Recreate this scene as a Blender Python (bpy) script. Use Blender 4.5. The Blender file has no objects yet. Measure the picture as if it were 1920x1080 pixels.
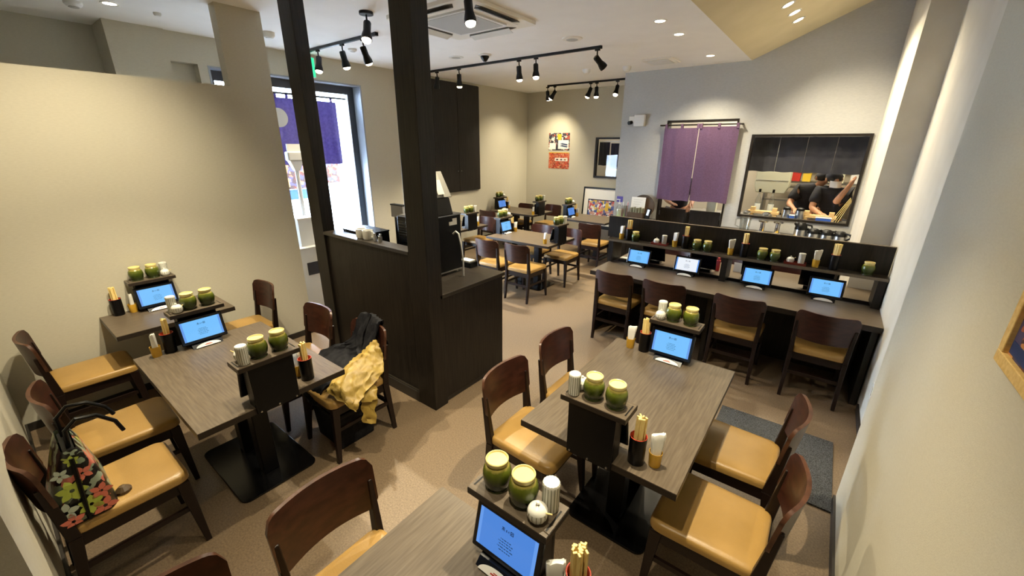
import bpy, bmesh, math, random
from mathutils import Vector, Matrix, noise
random.seed(7)
S = bpy.context.scene
C = S.collection
PI = math.pi

# ------------------------------------------------------------------ camera
CAM_H = 2.0
def setup_camera():
    p, r, y = 0.337198, -0.006884, -0.650476
    fw = Vector((math.sin(y)*math.cos(p), math.cos(y)*math.cos(p), -math.sin(p)))
    rt = Vector((math.cos(y), -math.sin(y), 0)); dn = fw.cross(rt)
    rt2 = rt*math.cos(r) + dn*math.sin(r); dn2 = -rt*math.sin(r) + dn*math.cos(r)
    up = -dn2
    cd = bpy.data.cameras.new('camera'); co = bpy.data.objects.new('camera', cd); C.objects.link(co)
    co.matrix_world = Matrix(((rt2.x, up.x, -fw.x, 0), (rt2.y, up.y, -fw.y, 0), (rt2.z, up.z, -fw.z, CAM_H), (0, 0, 0, 1)))
    cd.sensor_width = 36.0; cd.lens = 36.0*762.4/1920.0; cd.clip_start = 0.02; cd.clip_end = 100
    S.camera = co
setup_camera()

# ------------------------------------------------------------------ world, exposure
S.view_settings.view_transform = 'Standard'; S.view_settings.look = 'None'
S.view_settings.exposure = 0.0; S.view_settings.gamma = 1.0; S.view_settings.use_curve_mapping = False
w = bpy.data.worlds.new('sky'); S.world = w; w.use_nodes = True
w.node_tree.nodes['Background'].inputs[0].default_value = (0.62, 0.78, 1.0, 1)
w.node_tree.nodes['Background'].inputs[1].default_value = 46.0
WARM = (1.0, 0.87, 0.61)
LK = 10.0            # overall lamp strength

# ------------------------------------------------------------------ room constants
H = 3.09            # flat ceiling
XL = -5.72          # left outer wall
XP = -4.30          # beige partition
YF = 8.05           # far wall
YK = 6.79           # kitchen wall
YN = -0.19          # front wall behind the left chairs
XA, XB, XD = 0.40, 0.54, 0.325
CREASE, SLOPE = -1.178, 0.43
T = 0.72            # table height

# ------------------------------------------------------------------ material helpers
def nm(name):
    m = bpy.data.materials.new(name); m.use_nodes = True
    nt = m.node_tree; return m, nt, nt.nodes['Principled BSDF']
def plain(name, col, rough=0.5, metal=0.0, **kw):
    m, nt, b = nm(name)
    b.inputs['Base Color'].default_value = (*col, 1); b.inputs['Roughness'].default_value = rough; b.inputs['Metallic'].default_value = metal
    for k, v in kw.items(): b.inputs[k].default_value = v
    return m
def speckle(name, c1, c2, scale, rough=0.6, stretch=(1, 1, 1), bump=0.0, detail=6, lo=0.35, hi=0.65, coord='Object', bscale=None, **kw):
    m, nt, b = nm(name); N = nt.nodes; L = nt.links
    tc = N.new('ShaderNodeTexCoord'); mp = N.new('ShaderNodeMapping'); mp.inputs['Scale'].default_value = stretch
    L.new(tc.outputs[coord], mp.inputs['Vector'])
    nz = N.new('ShaderNodeTexNoise'); nz.inputs['Scale'].default_value = scale; nz.inputs['Detail'].default_value = detail
    L.new(mp.outputs[0], nz.inputs['Vector'])
    cr = N.new('ShaderNodeValToRGB'); cr.color_ramp.elements[0].position = lo; cr.color_ramp.elements[1].position = hi
    cr.color_ramp.elements[0].color = (*c1, 1); cr.color_ramp.elements[1].color = (*c2, 1)
    L.new(nz.outputs['Fac'], cr.inputs['Fac']); L.new(cr.outputs['Color'], b.inputs['Base Color'])
    b.inputs['Roughness'].default_value = rough
    if bump:
        bp = N.new('ShaderNodeBump'); bp.inputs['Strength'].default_value = bump; bp.inputs['Distance'].default_value = 0.01
        if bscale:
            n2 = N.new('ShaderNodeTexNoise'); n2.inputs['Scale'].default_value = bscale; n2.inputs['Detail'].default_value = 3
            L.new(mp.outputs[0], n2.inputs['Vector']); L.new(n2.outputs['Fac'], bp.inputs['Height'])
        else: L.new(nz.outputs['Fac'], bp.inputs['Height'])
        L.new(bp.outputs[0], b.inputs['Normal'])
    for k, v in kw.items(): b.inputs[k].default_value = v
    return m
def emit(name, col, st):
    m, nt, b = nm(name)
    b.inputs['Base Color'].default_value = (0.02, 0.02, 0.02, 1); b.inputs['Emission Color'].default_value = (*col, 1); b.inputs['Emission Strength'].default_value = st
    b.inputs['Roughness'].default_value = 0.25
    return m
def zramp(name, stops, rough=0.3, noise_amt=0.0, coat=0.0):
    """glaze colours running along the object's own height"""
    m, nt, b = nm(name); N = nt.nodes; L = nt.links
    tc = N.new('ShaderNodeTexCoord'); sp = N.new('ShaderNodeSeparateXYZ'); L.new(tc.outputs['Generated'], sp.inputs[0])
    nz = N.new('ShaderNodeTexNoise'); nz.inputs['Scale'].default_value = 5; nz.inputs['Detail'].default_value = 4; L.new(tc.outputs['Generated'], nz.inputs['Vector'])
    ma = N.new('ShaderNodeMath'); ma.operation = 'MULTIPLY_ADD'; ma.inputs[1].default_value = noise_amt; L.new(nz.outputs['Fac'], ma.inputs[0]); L.new(sp.outputs['Z'], ma.inputs[2])
    cr = N.new('ShaderNodeValToRGB'); e = cr.color_ramp.elements
    while len(e) < len(stops): e.new(0.5)
    for k, (p, c) in enumerate(stops): e[k].position = p; e[k].color = (*c, 1)
    L.new(ma.outputs[0], cr.inputs['Fac']); L.new(cr.outputs['Color'], b.inputs['Base Color'])
    b.inputs['Roughness'].default_value = rough; b.inputs['Coat Weight'].default_value = coat
    return m
def glass(name, tint=(1, 1, 1), refl=0.016):
    m = bpy.data.materials.new(name); m.use_nodes = True; nt = m.node_tree; nt.nodes.clear()
    o = nt.nodes.new('ShaderNodeOutputMaterial'); mx = nt.nodes.new('ShaderNodeMixShader'); t = nt.nodes.new('ShaderNodeBsdfTransparent'); g = nt.nodes.new('ShaderNodeBsdfGlossy')
    t.inputs[0].default_value = (*tint, 1); g.inputs['Roughness'].default_value = 0.02
    mx.inputs[0].default_value = refl
    nt.links.new(t.outputs[0], mx.inputs[1]); nt.links.new(g.outputs[0], mx.inputs[2]); nt.links.new(mx.outputs[0], o.inputs[0])
    return m
def cloth_mat(name, c1, c2, trans=0.0, scale=60):
    m = speckle(name, c1, c2, scale, rough=0.9, bump=0.25, bscale=220)
    if trans:
        nt = m.node_tree; b = nt.nodes['Principled BSDF']; o = nt.nodes['Material Output']
        tr = nt.nodes.new('ShaderNodeBsdfTranslucent'); mx = nt.nodes.new('ShaderNodeMixShader'); mx.inputs[0].default_value = trans
        src = b.inputs['Base Color'].links[0].from_socket
        nt.links.new(src, tr.inputs[0]); nt.links.new(b.outputs[0], mx.inputs[1]); nt.links.new(tr.outputs[0], mx.inputs[2]); nt.links.new(mx.outputs[0], o.inputs[0])
    return m
def print_mat(name, cols, scale, rough=0.5, kind='cells'):
    """flat printed artwork: irregular coloured patches"""
    m, nt, b = nm(name); N = nt.nodes; L = nt.links
    tc = N.new('ShaderNodeTexCoord'); v = N.new('ShaderNodeTexVoronoi'); v.inputs['Scale'].default_value = scale
    nz = N.new('ShaderNodeTexNoise'); nz.inputs['Scale'].default_value = scale*0.7; L.new(tc.outputs['Object'], nz.inputs['Vector'])
    mx = N.new('ShaderNodeMix'); mx.data_type = 'VECTOR'; mx.inputs['Factor'].default_value = 0.12
    L.new(tc.outputs['Object'], mx.inputs['A']); L.new(nz.outputs['Color'], mx.inputs['B']); L.new(mx.outputs['Result'], v.inputs['Vector'])
    sp = N.new('ShaderNodeSeparateColor'); L.new(v.outputs['Color'], sp.inputs[0])
    cr = N.new('ShaderNodeValToRGB'); cr.color_ramp.interpolation = 'CONSTANT'; e = cr.color_ramp.elements
    while len(e) < len(cols): e.new(0.5)
    for k, c in enumerate(cols): e[k].position = k/len(cols); e[k].color = (*c, 1)
    L.new(sp.outputs[0], cr.inputs['Fac']); L.new(cr.outputs['Color'], b.inputs['Base Color']); b.inputs['Roughness'].default_value = rough
    return m

M = {}
M['wall'] = speckle('beige_wallpaper', (0.50, 0.468, 0.375), (0.53, 0.497, 0.40), 40, rough=0.85, stretch=(1, 1, 4), bump=0.16, bscale=150)
M['wall_grey'] = speckle('greige_wallpaper', (0.405, 0.405, 0.40), (0.435, 0.435, 0.425), 30, rough=0.85, stretch=(1, 1, 3), bump=0.10, bscale=150)
M['wall_plain'] = speckle('smooth_plaster', (0.60, 0.56, 0.48), (0.64, 0.60, 0.52), 5, rough=0.8, bump=0.05, bscale=60)
M['ceil'] = speckle('white_ceiling_paint', (0.86, 0.85, 0.84), (0.89, 0.88, 0.87), 4, rough=0.9)
M['ceil_slope'] = speckle('cream_ceiling_paint', (0.66, 0.585, 0.40), (0.70, 0.62, 0.435), 4, rough=0.85)
M['floor'] = speckle('mottled_brown_flooring', (0.125, 0.086, 0.051), (0.215, 0.152, 0.093), 110, rough=0.5, detail=9, lo=0.34, hi=0.68, bump=0.05)
M['mat'] = speckle('charcoal_carpet', (0.012, 0.013, 0.015), (0.10, 0.105, 0.11), 190, rough=0.95, bump=0.8, detail=3)
M['base'] = plain('dark_baseboard', (0.02, 0.016, 0.013), 0.5)
M['top'] = speckle('grey_brown_laminate', (0.080, 0.060, 0.041), (0.138, 0.107, 0.075), 6, rough=0.38, stretch=(1.2, 16, 16), detail=7, lo=0.3, hi=0.72, **{'Specular IOR Level': 0.3})
M['topedge'] = plain('table_edge_band', (0.025, 0.0185, 0.014), 0.4, **{'Specular IOR Level': 0.3})
M['edgeband'] = plain('lit_edge_band', (0.13, 0.10, 0.065), 0.4)  # lit look of the edges put into a lighter brown
M['dark'] = speckle('black_brown_woodgrain', (0.0085, 0.0065, 0.005), (0.019, 0.0145, 0.011), 5, rough=0.45, stretch=(14, 14, 0.8), detail=6, **{'Specular IOR Level': 0.28})
M['darkcap'] = speckle('black_brown_ledge', (0.020, 0.016, 0.012), (0.040, 0.032, 0.024), 5, rough=0.3, stretch=(2, 14, 14))
M['chair'] = speckle('dark_walnut_veneer', (0.022, 0.0065, 0.004), (0.044, 0.0130, 0.0075), 5, rough=0.34, stretch=(2, 12, 8), detail=6, **{'Specular IOR Level': 0.35, 'Coat Weight': 0.06})
M['chairrim'] = speckle('plywood_rim', (0.045, 0.016, 0.008), (0.085, 0.033, 0.016), 30, rough=0.35)
M['chairleg'] = plain('dark_chair_leg', (0.010, 0.0042, 0.003), 0.4, **{'Specular IOR Level': 0.3})
M['seat'] = speckle('tan_leatherette', (0.315, 0.185, 0.050), (0.37, 0.22, 0.064), 6, rough=0.38, bump=0.08, bscale=140)
M['black'] = plain('black_metal', (0.0035, 0.0035, 0.004), 0.36, **{'Specular IOR Level': 0.22})
M['plate'] = plain('black_base_plate', (0.003, 0.003, 0.0035), 0.2, **{'Specular IOR Level': 0.3})
M['tablet'] = plain('tablet_black', (0.004, 0.006, 0.012), 0.25)
M['scr_cyan'] = emit('screen_cyan', (0.17, 0.52, 0.98), 1.0)
M['scr_blue'] = emit('screen_blue', (0.085, 0.29, 0.86), 0.80)
M['scr_white'] = emit('screen_white', (0.88, 0.93, 1.0), 0.95)
M['scrside'] = emit('screen_margin', (0.14, 0.36, 0.90), 0.9)
M['ink'] = plain('screen_ink', (0.01, 0.03, 0.12), 0.5)
M['inkfaint'] = plain('screen_faint_ink', (0.03, 0.14, 0.42), 0.5)
M['badge'] = plain('white_badge', (0.8, 0.8, 0.78), 0.4)
M['redink'] = plain('red_ink', (0.4, 0.03, 0.02), 0.5)
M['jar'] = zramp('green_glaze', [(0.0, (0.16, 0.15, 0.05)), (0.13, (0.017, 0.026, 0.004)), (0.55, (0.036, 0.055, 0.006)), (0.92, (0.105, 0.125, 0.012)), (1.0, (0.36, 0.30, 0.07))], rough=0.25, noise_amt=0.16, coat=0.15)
M['jarlid'] = plain('cream_lid', (0.74, 0.62, 0.26), 0.3)
M['ceramic'] = plain('white_ceramic', (0.74, 0.73, 0.67), 0.25)
M['groove'] = plain('olive_line', (0.19, 0.19, 0.12), 0.5)
M['holder'] = plain('black_lacquer', (0.003, 0.003, 0.004), 0.28, **{'Specular IOR Level': 0.3})
M['holder_in'] = plain('red_lacquer', (0.45, 0.045, 0.02), 0.3)
M['stick'] = speckle('pale_chopstick_wood', (0.78, 0.58, 0.20), (0.87, 0.69, 0.29), 40, rough=0.6, stretch=(6, 6, 1))
M['amber'] = plain('amber_cup', (0.60, 0.34, 0.035), 0.2)
M['paper'] = plain('white_paper', (0.80, 0.79, 0.74), 0.8)
M['redtray'] = plain('red_lacquer_tray', (0.16, 0.02, 0.012), 0.3)
M['noren'] = cloth_mat('purple_linen', (0.098, 0.050, 0.100), (0.125, 0.066, 0.128))
M['noren_out'] = cloth_mat('violet_linen', (0.085, 0.066, 0.155), (0.12, 0.094, 0.205), trans=0.45, scale=30)
M['noren_dark'] = cloth_mat('navy_linen', (0.018, 0.019, 0.030), (0.034, 0.035, 0.046), scale=9)
M['glass'] = glass('clear_glass')
M['alu'] = plain('dark_window_frame', (0.015, 0.018, 0.025), 0.4)
M['white'] = plain('white_plastic', (0.72, 0.72, 0.70), 0.4)
M['offwhite'] = plain('offwhite_plastic', (0.80, 0.77, 0.70), 0.45)
M['offgrey'] = plain('light_grey_plastic', (0.36, 0.35, 0.32), 0.45)
M['grille'] = plain('grey_grille', (0.40, 0.39, 0.37), 0.7)
M['slot'] = plain('dark_slot', (0.09, 0.085, 0.075), 0.8)
M['lens'] = emit('lamp_lens', (1.0, 0.86, 0.62), 14.0)
M['exit'] = emit('exit_green', (0.02, 0.75, 0.35), 1.2)
M['steel'] = plain('brushed_steel', (0.45, 0.45, 0.44), 0.28, 1.0)
M['chrome'] = plain('chrome', (0.48, 0.48, 0.49), 0.18, 1.0)
M['ctop'] = M['top']
M['navy'] = speckle('navy_nylon', (0.004, 0.004, 0.006), (0.011, 0.011, 0.013), 25, rough=0.8, bump=0.3, bscale=14, **{'Specular IOR Level': 0.15})
M['mustard'] = speckle('mustard_nylon', (0.25, 0.16, 0.028), (0.36, 0.245, 0.052), 18, rough=0.5, bump=0.35, bscale=12)
M['skin'] = plain('skin', (0.52, 0.26, 0.14), 0.5)
M['shirt'] = plain('dark_uniform', (0.014, 0.014, 0.020), 0.8)
M['hair'] = plain('black_hair', (0.008, 0.006, 0.005), 0.5)
M['wood'] = speckle('pale_wood', (0.50, 0.33, 0.14), (0.62, 0.44, 0.21), 8, rough=0.6, stretch=(1, 10, 10))
M['frame_wood'] = speckle('honey_frame_wood', (0.62, 0.40, 0.13), (0.74, 0.52, 0.20), 8, rough=0.5, stretch=(12, 1, 12))
M['blue'] = plain('blue_plastic', (0.03, 0.09, 0.42), 0.4)
M['yellow'] = plain('yellow_plastic', (0.62, 0.42, 0.03), 0.5)
M['red'] = plain('red_plastic', (0.45, 0.025, 0.015), 0.5)
M['creambox'] = plain('cream_panel', (0.70, 0.70, 0.52), 0.5)
M['kwall'] = plain('kitchen_wall', (0.50, 0.44, 0.33), 0.7)
M['clearplastic'] = glass('clear_plastic', (0.90, 0.92, 0.92), 0.18)
M['pink'] = plain('pink_print', (0.62, 0.22, 0.28), 0.5)
M['purplecap'] = plain('violet_cap', (0.05, 0.03, 0.25), 0.4)
M['lime'] = plain('lime_mat', (0.22, 0.50, 0.03), 0.6)
M['brown'] = plain('brown_tray', (0.075, 0.045, 0.02), 0.4)
M['pavement'] = plain('pale_pavement', (0.78, 0.78, 0.76), 0.8)
M['facade'] = plain('pale_facade', (0.62, 0.70, 0.74), 0.8)
M['poster_beer'] = print_mat('beer_poster_print', [(0.02, 0.03, 0.12), (0.55, 0.06, 0.05), (0.75, 0.72, 0.66), (0.62, 0.42, 0.04), (0.06, 0.10, 0.30), (0.5, 0.25, 0.18)], 22)
M['poster_dark'] = print_mat('menu_print_dark', [(0.025, 0.025, 0.045), (0.70, 0.68, 0.60), (0.03, 0.03, 0.05), (0.36, 0.08, 0.05), (0.04, 0.04, 0.06)], 26)
M['poster_grey'] = print_mat('grey_notice_print', [(0.50, 0.49, 0.43), (0.20, 0.20, 0.18), (0.46, 0.45, 0.40), (0.10, 0.10, 0.09), (0.52, 0.50, 0.44)], 32)
M['poster_red'] = print_mat('menu_print_red', [(0.46, 0.045, 0.025), (0.62, 0.30, 0.16), (0.40, 0.05, 0.02), (0.20, 0.04, 0.025), (0.6, 0.12, 0.04)], 38)
M['food'] = print_mat('food_print', [(0.10, 0.02, 0.015), (0.40, 0.10, 0.04), (0.05, 0.02, 0.02), (0.5, 0.22, 0.07), (0.06, 0.05, 0.12)], 20)
M['floral'] = print_mat('floral_print', [(0.006, 0.005, 0.008), (0.22, 0.28, 0.20), (0.008, 0.006, 0.008), (0.006, 0.006, 0.006), (0.50, 0.14, 0.10), (0.26, 0.32, 0.24), (0.01, 0.01, 0.01), (0.007, 0.006, 0.007), (0.30, 0.34, 0.08)], 26, 0.3)
M['petal_lime'] = plain('lime_petal_print', (0.38, 0.45, 0.07), 0.35); M['petal_coral'] = plain('coral_petal_print', (0.62, 0.17, 0.11), 0.35); M['petal_pale'] = plain('pale_petal_print', (0.42, 0.48, 0.40), 0.35)
M['yell_print'] = plain('yellow_print', (0.65, 0.42, 0.02), 0.5)

# ------------------------------------------------------------------ mesh helpers
class MB:
    def __init__(s): s.v = []; s.f = []; s.m = []
    def add(s, vs, fs, mi=0):
        o = len(s.v); s.v += [tuple(p) for p in vs]; s.f += [tuple(i+o for i in f) for f in fs]; s.m += [mi]*len(fs); return s
    def box(s, x0, x1, y0, y1, z0, z1, mi=0):
        return s.add([(x0,y0,z0),(x1,y0,z0),(x1,y1,z0),(x0,y1,z0),(x0,y0,z1),(x1,y0,z1),(x1,y1,z1),(x0,y1,z1)],
                     [(0,3,2,1),(4,5,6,7),(0,1,5,4),(1,2,6,5),(2,3,7,6),(3,0,4,7)], mi)
    def prism(s, poly, z0, z1, mi=0):
        n = len(poly); vs = [(x,y,z0) for x,y in poly] + [(x,y,z1) for x,y in poly]
        return s.add(vs, [tuple(range(n-1,-1,-1)), tuple(range(n,2*n))] + [(i,(i+1)%n,n+(i+1)%n,n+i) for i in range(n)], mi)
    def lathe(s, prof, n=20, c=(0,0,0), rib=0.0, mi=0, ribs=0, cap=True):
        vs = []
        for r, z in prof:
            for k in range(n):
                a = 2*PI*k/n; rr = r*(1 + (rib*math.cos(ribs*a) if ribs else 0)); vs.append((c[0]+rr*math.cos(a), c[1]+rr*math.sin(a), c[2]+z))
        fs = []
        for j in range(len(prof)-1):
            for k in range(n): fs.append((j*n+k, j*n+(k+1)%n, (j+1)*n+(k+1)%n, (j+1)*n+k))
        if cap: fs.append(tuple(range(n-1,-1,-1))); fs.append(tuple((len(prof)-1)*n+k for k in range(n)))
        return s.add(vs, fs, mi)
    def tube(s, pts, r, n=8, mi=0):
        pts = [Vector(p) for p in pts]; rs = r if isinstance(r, (list, tuple)) else [r]*len(pts); vs = []; prev = None
        for i, p in enumerate(pts):
            d = (pts[min(i+1,len(pts)-1)] - pts[max(i-1,0)]).normalized()
            ref = prev if prev is not None else (Vector((0,0,1)) if abs(d.z) < 0.9 else Vector((1,0,0)))
            u = (ref - d*ref.dot(d)).normalized(); v = d.cross(u); prev = u
            for k in range(n):
                a = 2*PI*(k+0.5)/n; vs.append(p + (u*math.cos(a) + v*math.sin(a))*rs[i])
        fs = [(j*n+k, j*n+(k+1)%n, (j+1)*n+(k+1)%n, (j+1)*n+k) for j in range(len(pts)-1) for k in range(n)]
        fs += [tuple(range(n-1,-1,-1)), tuple((len(pts)-1)*n+k for k in range(n))]
        return s.add(vs, fs, mi)
    def bar(s, a, b, w, d, mi=0, w2=None, d2=None):
        """rectangular bar, width along x, depth along y, from a to b"""
        w2 = w if w2 is None else w2; d2 = d if d2 is None else d2
        vs = [(a[0]+sx*w/2, a[1]+sy*d/2, a[2]) for sx, sy in ((-1,-1),(1,-1),(1,1),(-1,1))] + [(b[0]+sx*w2/2, b[1]+sy*d2/2, b[2]) for sx, sy in ((-1,-1),(1,-1),(1,1),(-1,1))]
        return s.add(vs, [(0,3,2,1),(4,5,6,7),(0,1,5,4),(1,2,6,5),(2,3,7,6),(3,0,4,7)], mi)
    def mesh(s, name, mats, smooth=False, bevel=0.0, seg=2):
        me = bpy.data.meshes.new(name); me.from_pydata(s.v, [], s.f)
        mats = mats if isinstance(mats, (list, tuple)) else [mats]
        for m in mats: me.materials.append(M[m] if isinstance(m, str) else m)
        for p, mi in zip(me.polygons, s.m): p.material_index = mi
        bm = bmesh.new(); bm.from_mesh(me)
        bmesh.ops.recalc_face_normals(bm, faces=bm.faces)
        if bevel:
            ed = [e for e in bm.edges if len(e.link_faces) == 2 and e.calc_face_angle(0) > 0.5]
            bmesh.ops.bevel(bm, geom=ed, offset=bevel, segments=seg, affect='EDGES', profile=0.5, clamp_overlap=True)
        bm.to_mesh(me); bm.free()
        if smooth:
            for p in me.polygons: p.use_smooth = True
            me.set_sharp_from_angle(angle=math.radians(40))
        return me
    def build(s, name, mats, parent=None, **kw): return obj(name, s.mesh(name, mats, **kw), parent)
def obj(name, me, parent=None, loc=(0,0,0), rz=0.0):
    o = bpy.data.objects.new(name, me); C.objects.link(o); o.location = loc; o.rotation_euler = (0, 0, rz)
    if parent: o.parent = parent
    return o
def tag(o, label, cat, group=None):
    o['label'] = label; o['category'] = cat
    if group: o['group'] = group
    return o
def thing(name, label, cat, loc=(0,0,0), rz=0.0, group=None):
    o = bpy.data.objects.new(name, None); C.objects.link(o); o.location = loc; o.rotation_euler = (0, 0, rz); o.empty_display_size = 0.05
    return tag(o, label, cat, group)
def struct(name, mb, mats, parent=None, **kw):
    o = mb.build(name, mats, parent, **kw); o['kind'] = 'structure'; return o
CACHE = {}
def shared(key, fn):
    if key not in CACHE: CACHE[key] = fn()
    return CACHE[key]
def rrect(w, d, r, n=5):
    pts = []
    for cx, cy, a0 in ((w/2-r, d/2-r, 0), (-w/2+r, d/2-r, PI/2), (-w/2+r, -d/2+r, PI), (w/2-r, -d/2+r, 1.5*PI)):
        for k in range(n+1): a = a0 + PI/2*k/n; pts.append((cx+r*math.cos(a), cy+r*math.sin(a)))
    return pts

# ------------------------------------------------------------------ STRUCTURE
struct('floor', MB().box(XL-0.5, 1.6, -1.5, 9.6, -0.10, 0.0), 'floor')
c = MB().box(XL-0.6, CREASE, -1.5, 9.6, H, H+0.15, 0)
xe = 0.75; ze = H + SLOPE*(xe-CREASE)
c.add([(CREASE,-1.5,H),(xe,-1.5,ze),(xe,YK,ze),(CREASE,YK,H),(CREASE,-1.5,H+0.15),(xe,-1.5,ze+0.15),(xe,YK,ze+0.15),(CREASE,YK,H+0.15)],
      [(0,3,2,1),(4,5,6,7),(0,1,5,4),(1,2,6,5),(2,3,7,6),(3,0,4,7)], 1)
struct('ceiling', c, ['ceil', 'ceil_slope'])
# left outer wall with the entrance opening, wall niche and recess
wl = MB()
wl.box(XL-0.16, XL, 3.855, 9.6, 0, H)                 # beyond the entrance
wl.box(XL-0.16, XL, 1.96, 3.855, 2.805, H)            # over the entrance
wl.box(XL-0.16, XL, 1.866, 1.96, 0, H)
wl.box(XL-0.16, XL, 1.62, 1.866, 2.81, H); wl.box(XL-0.22, XL-0.12, 1.62, 1.866, 0, 2.81)
wl.box(XL-0.45, XL+0.03, 1.16, 1.62, 0, H)
wl.box(XL-0.50, XL-0.38, 0.42, 1.16, 0, H)
wl.box(XL-0.45, XL+0.02, -1.5, 0.42, 0, H)
struct('wall_left', wl, 'wall')
struct('wall_far', MB().box(XL, -4.0, YF, YF+0.12, 0, H).box(-4.0, -3.30, YF, YF+0.12, 2.165, H).box(-4.0, -3.30, YF, YF+0.12, 0, 1.375).box(-3.30, -2.8, YF, YF+0.12, 0, H), 'wall')
wk = MB()
KT = 3.95
wk.box(-2.94, -2.18, YK, YK+0.12, 0, H)
wk.box(-2.18, -1.21, YK, YK+0.12, 2.36, H)
wk.box(-1.21, -1.01, YK, YK+0.12, 0, KT)
wk.box(-1.01, 0.285, YK, YK+0.12, 2.165, KT)
wk.box(-1.01, 0.285, YK, YK+0.12, 0, 1.04)
wk.box(0.285, 0.7, YK, YK+0.12, 0, KT)
wk.box(-2.94, -2.82, YK+0.12, YF, 0, H)
struct('wall_kitchen', wk, 'wall_grey')
wr = MB()
wr.box(XA, XA+0.25, -1.5, 2.65, 0, KT)
struct('wall_right', wr, 'wall')
struct('wall_right_column', MB().box(XB, XB+0.2, 2.65, 4.97, 0, KT).box(XD, XB+0.2, 4.97, YK, 0, KT), 'wall_plain')
struct('wall_partition', MB().box(XP-0.12, XP, YN, 1.61, 0, 2.47).box(XP-0.12, XP, 1.61, 1.962, 0, H), 'wall')
struct('wall_front', MB().box(XP-0.12, -1.75, YN-0.12, YN, 0, H).box(-1.87, -1.75, -1.5, YN-0.12, 0, H), 'wall')
struct('wall_behind', MB().box(XL-0.5, XA+0.25, -1.62, -1.5, 0, KT), 'wall')
struct('baseboard_partition', MB().box(XP, XP+0.012, YN+0.012, 1.962, 0, 0.06).box(XP-0.12, XP+0.012, 1.962, 1.974, 0, 0.06), 'base')
struct('baseboard_front', MB().box(XP, -1.76, YN, YN+0.012, 0, 0.06), 'base')
struct('baseboard_right', MB().box(XA-0.012, XA, -1.4, 2.65, 0, 0.06).box(XB-0.012, XB, 2.65, 3.9, 0, 0.06), 'base')
struct('baseboard_far', MB().box(XL, -2.95, YF-0.012, YF, 0, 0.06).box(XL, XL+0.012, 3.86, YF-0.012, 0, 0.06), 'base')

# entrance: opening lined in white with blue daylight in its colour, glazed dark frame, street outside
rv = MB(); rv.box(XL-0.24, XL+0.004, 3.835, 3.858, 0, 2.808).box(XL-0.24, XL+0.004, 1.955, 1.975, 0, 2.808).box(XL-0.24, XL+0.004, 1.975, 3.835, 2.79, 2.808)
struct('trim_1', rv, plain('white_reveal_daylight_tint', (0.30, 0.335, 0.39), 0.5))  # white lining; bluish daylight is painted into this blue-grey
wn = bpy.data.objects.new('window_1', None); C.objects.link(wn); wn['kind'] = 'structure'; wn.location = (XL-0.20, 2.9, 0)
fm = MB().box(-0.03,0.03,0.83,0.93,0,2.79).box(-0.03,0.03,-0.925,-0.85,0,2.79).box(-0.03,0.03,-0.85,0.83,2.685,2.79).box(-0.025,0.025,-0.85,0.83,0,0.08).box(-0.02,0.02,-0.45,-0.38,0.08,2.685)
fm.build('window_frame', 'alu', wn)
MB().box(-0.004,0.004,-0.38,0.83,0.08,2.685).build('pane', 'glass', wn)
MB().box(-0.004,0.004,-0.85,-0.45,0.08,2.685).build('pane', 'glass', wn)
struct('ground', MB().box(-16, XL-0.5, -6, 16, -0.14, -0.03), 'pavement')

# kitchen shell seen through the window, the doorway and the small far window
struct('wall_kitchen_back', MB().box(-6.0, 1.75, 9.45, 9.57, 0, H).box(1.6, 1.72, YK+0.12, 9.45, 0, H).box(0.74, 1.72, YK, YK+0.12, 0, H), 'kwall')
struct('ceiling_kitchen', MB().box(0.75, 1.72, YK, 9.57, 2.75, 2.85).box(CREASE, 0.75, YK+0.12, 9.57, 2.75, 2.85), 'ceil')
def framed_window(name, x0, x1, z0, z1, y, bar=0.03):
    o = bpy.data.objects.new(name, None); C.objects.link(o); o['kind'] = 'structure'; o.location = ((x0+x1)/2, y, z0)
    w2, hh = (x1-x0)/2, z1-z0
    MB().box(-w2,w2,-0.015,0.07,0,bar).box(-w2,w2,-0.015,0.07,hh-bar,hh).box(-w2,-w2+bar,-0.015,0.07,bar,hh-bar).box(w2-bar,w2,-0.015,0.07,bar,hh-bar).build('window_frame', 'dark', o)
    MB().box(-w2+bar, w2-bar, 0.03, 0.036, bar, hh-bar).build('pane', 'glass', o)
    return o
framed_window('window_2', -1.01, 0.285, 1.04, 2.165, YK)
framed_window('window_3', -4.0, -3.30, 1.375, 2.165, YF, 0.035)
struct('trim_2', MB().box(-2.19, -2.165, YK-0.008, YK+0.13, 0, 2.375).box(-1.225, -1.20, YK-0.008, YK+0.13, 0, 2.375).box(-2.165, -1.225, YK-0.008, YK+0.13, 2.345, 2.375), 'dark')

# ------------------------------------------------------------------ LAMPS
def spot_light(parent, loc, target, power, angle=75, blend=0.6, radius=0.035, col=WARM):
    ld = bpy.data.lights.new('spot', 'SPOT'); ld.energy = power*LK; ld.color = col; ld.spot_size = math.radians(angle); ld.spot_blend = blend; ld.shadow_soft_size = radius*0.6
    lo = bpy.data.objects.new('bulb', ld); C.objects.link(lo)
    d = (Vector(target) - Vector(loc)).normalized()
    lo.parent = parent; lo.location = loc; lo.rotation_euler = d.to_track_quat('-Z', 'Y').to_euler()
    return lo
def aim_mesh(key, fn, parent, name, loc, d):
    o = obj(name, shared(key, fn), parent, loc); o.rotation_euler = d.to_track_quat('Z', 'Y').to_euler(); return o
def m_body(): return MB().lathe([(0.0,0),(0.028,0.0),(0.033,0.01),(0.033,0.085),(0.046,0.135),(0.047,0.165),(0.042,0.165),(0.040,0.155),(0.0,0.155)], 18).mesh('lamp_body', 'black', smooth=True)
def m_lens(): return MB().lathe([(0.0,0.158),(0.040,0.158),(0.040,0.166),(0.033,0.180),(0.018,0.187),(0.0,0.189)], 18).mesh('lens', 'lens', smooth=True)
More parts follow.
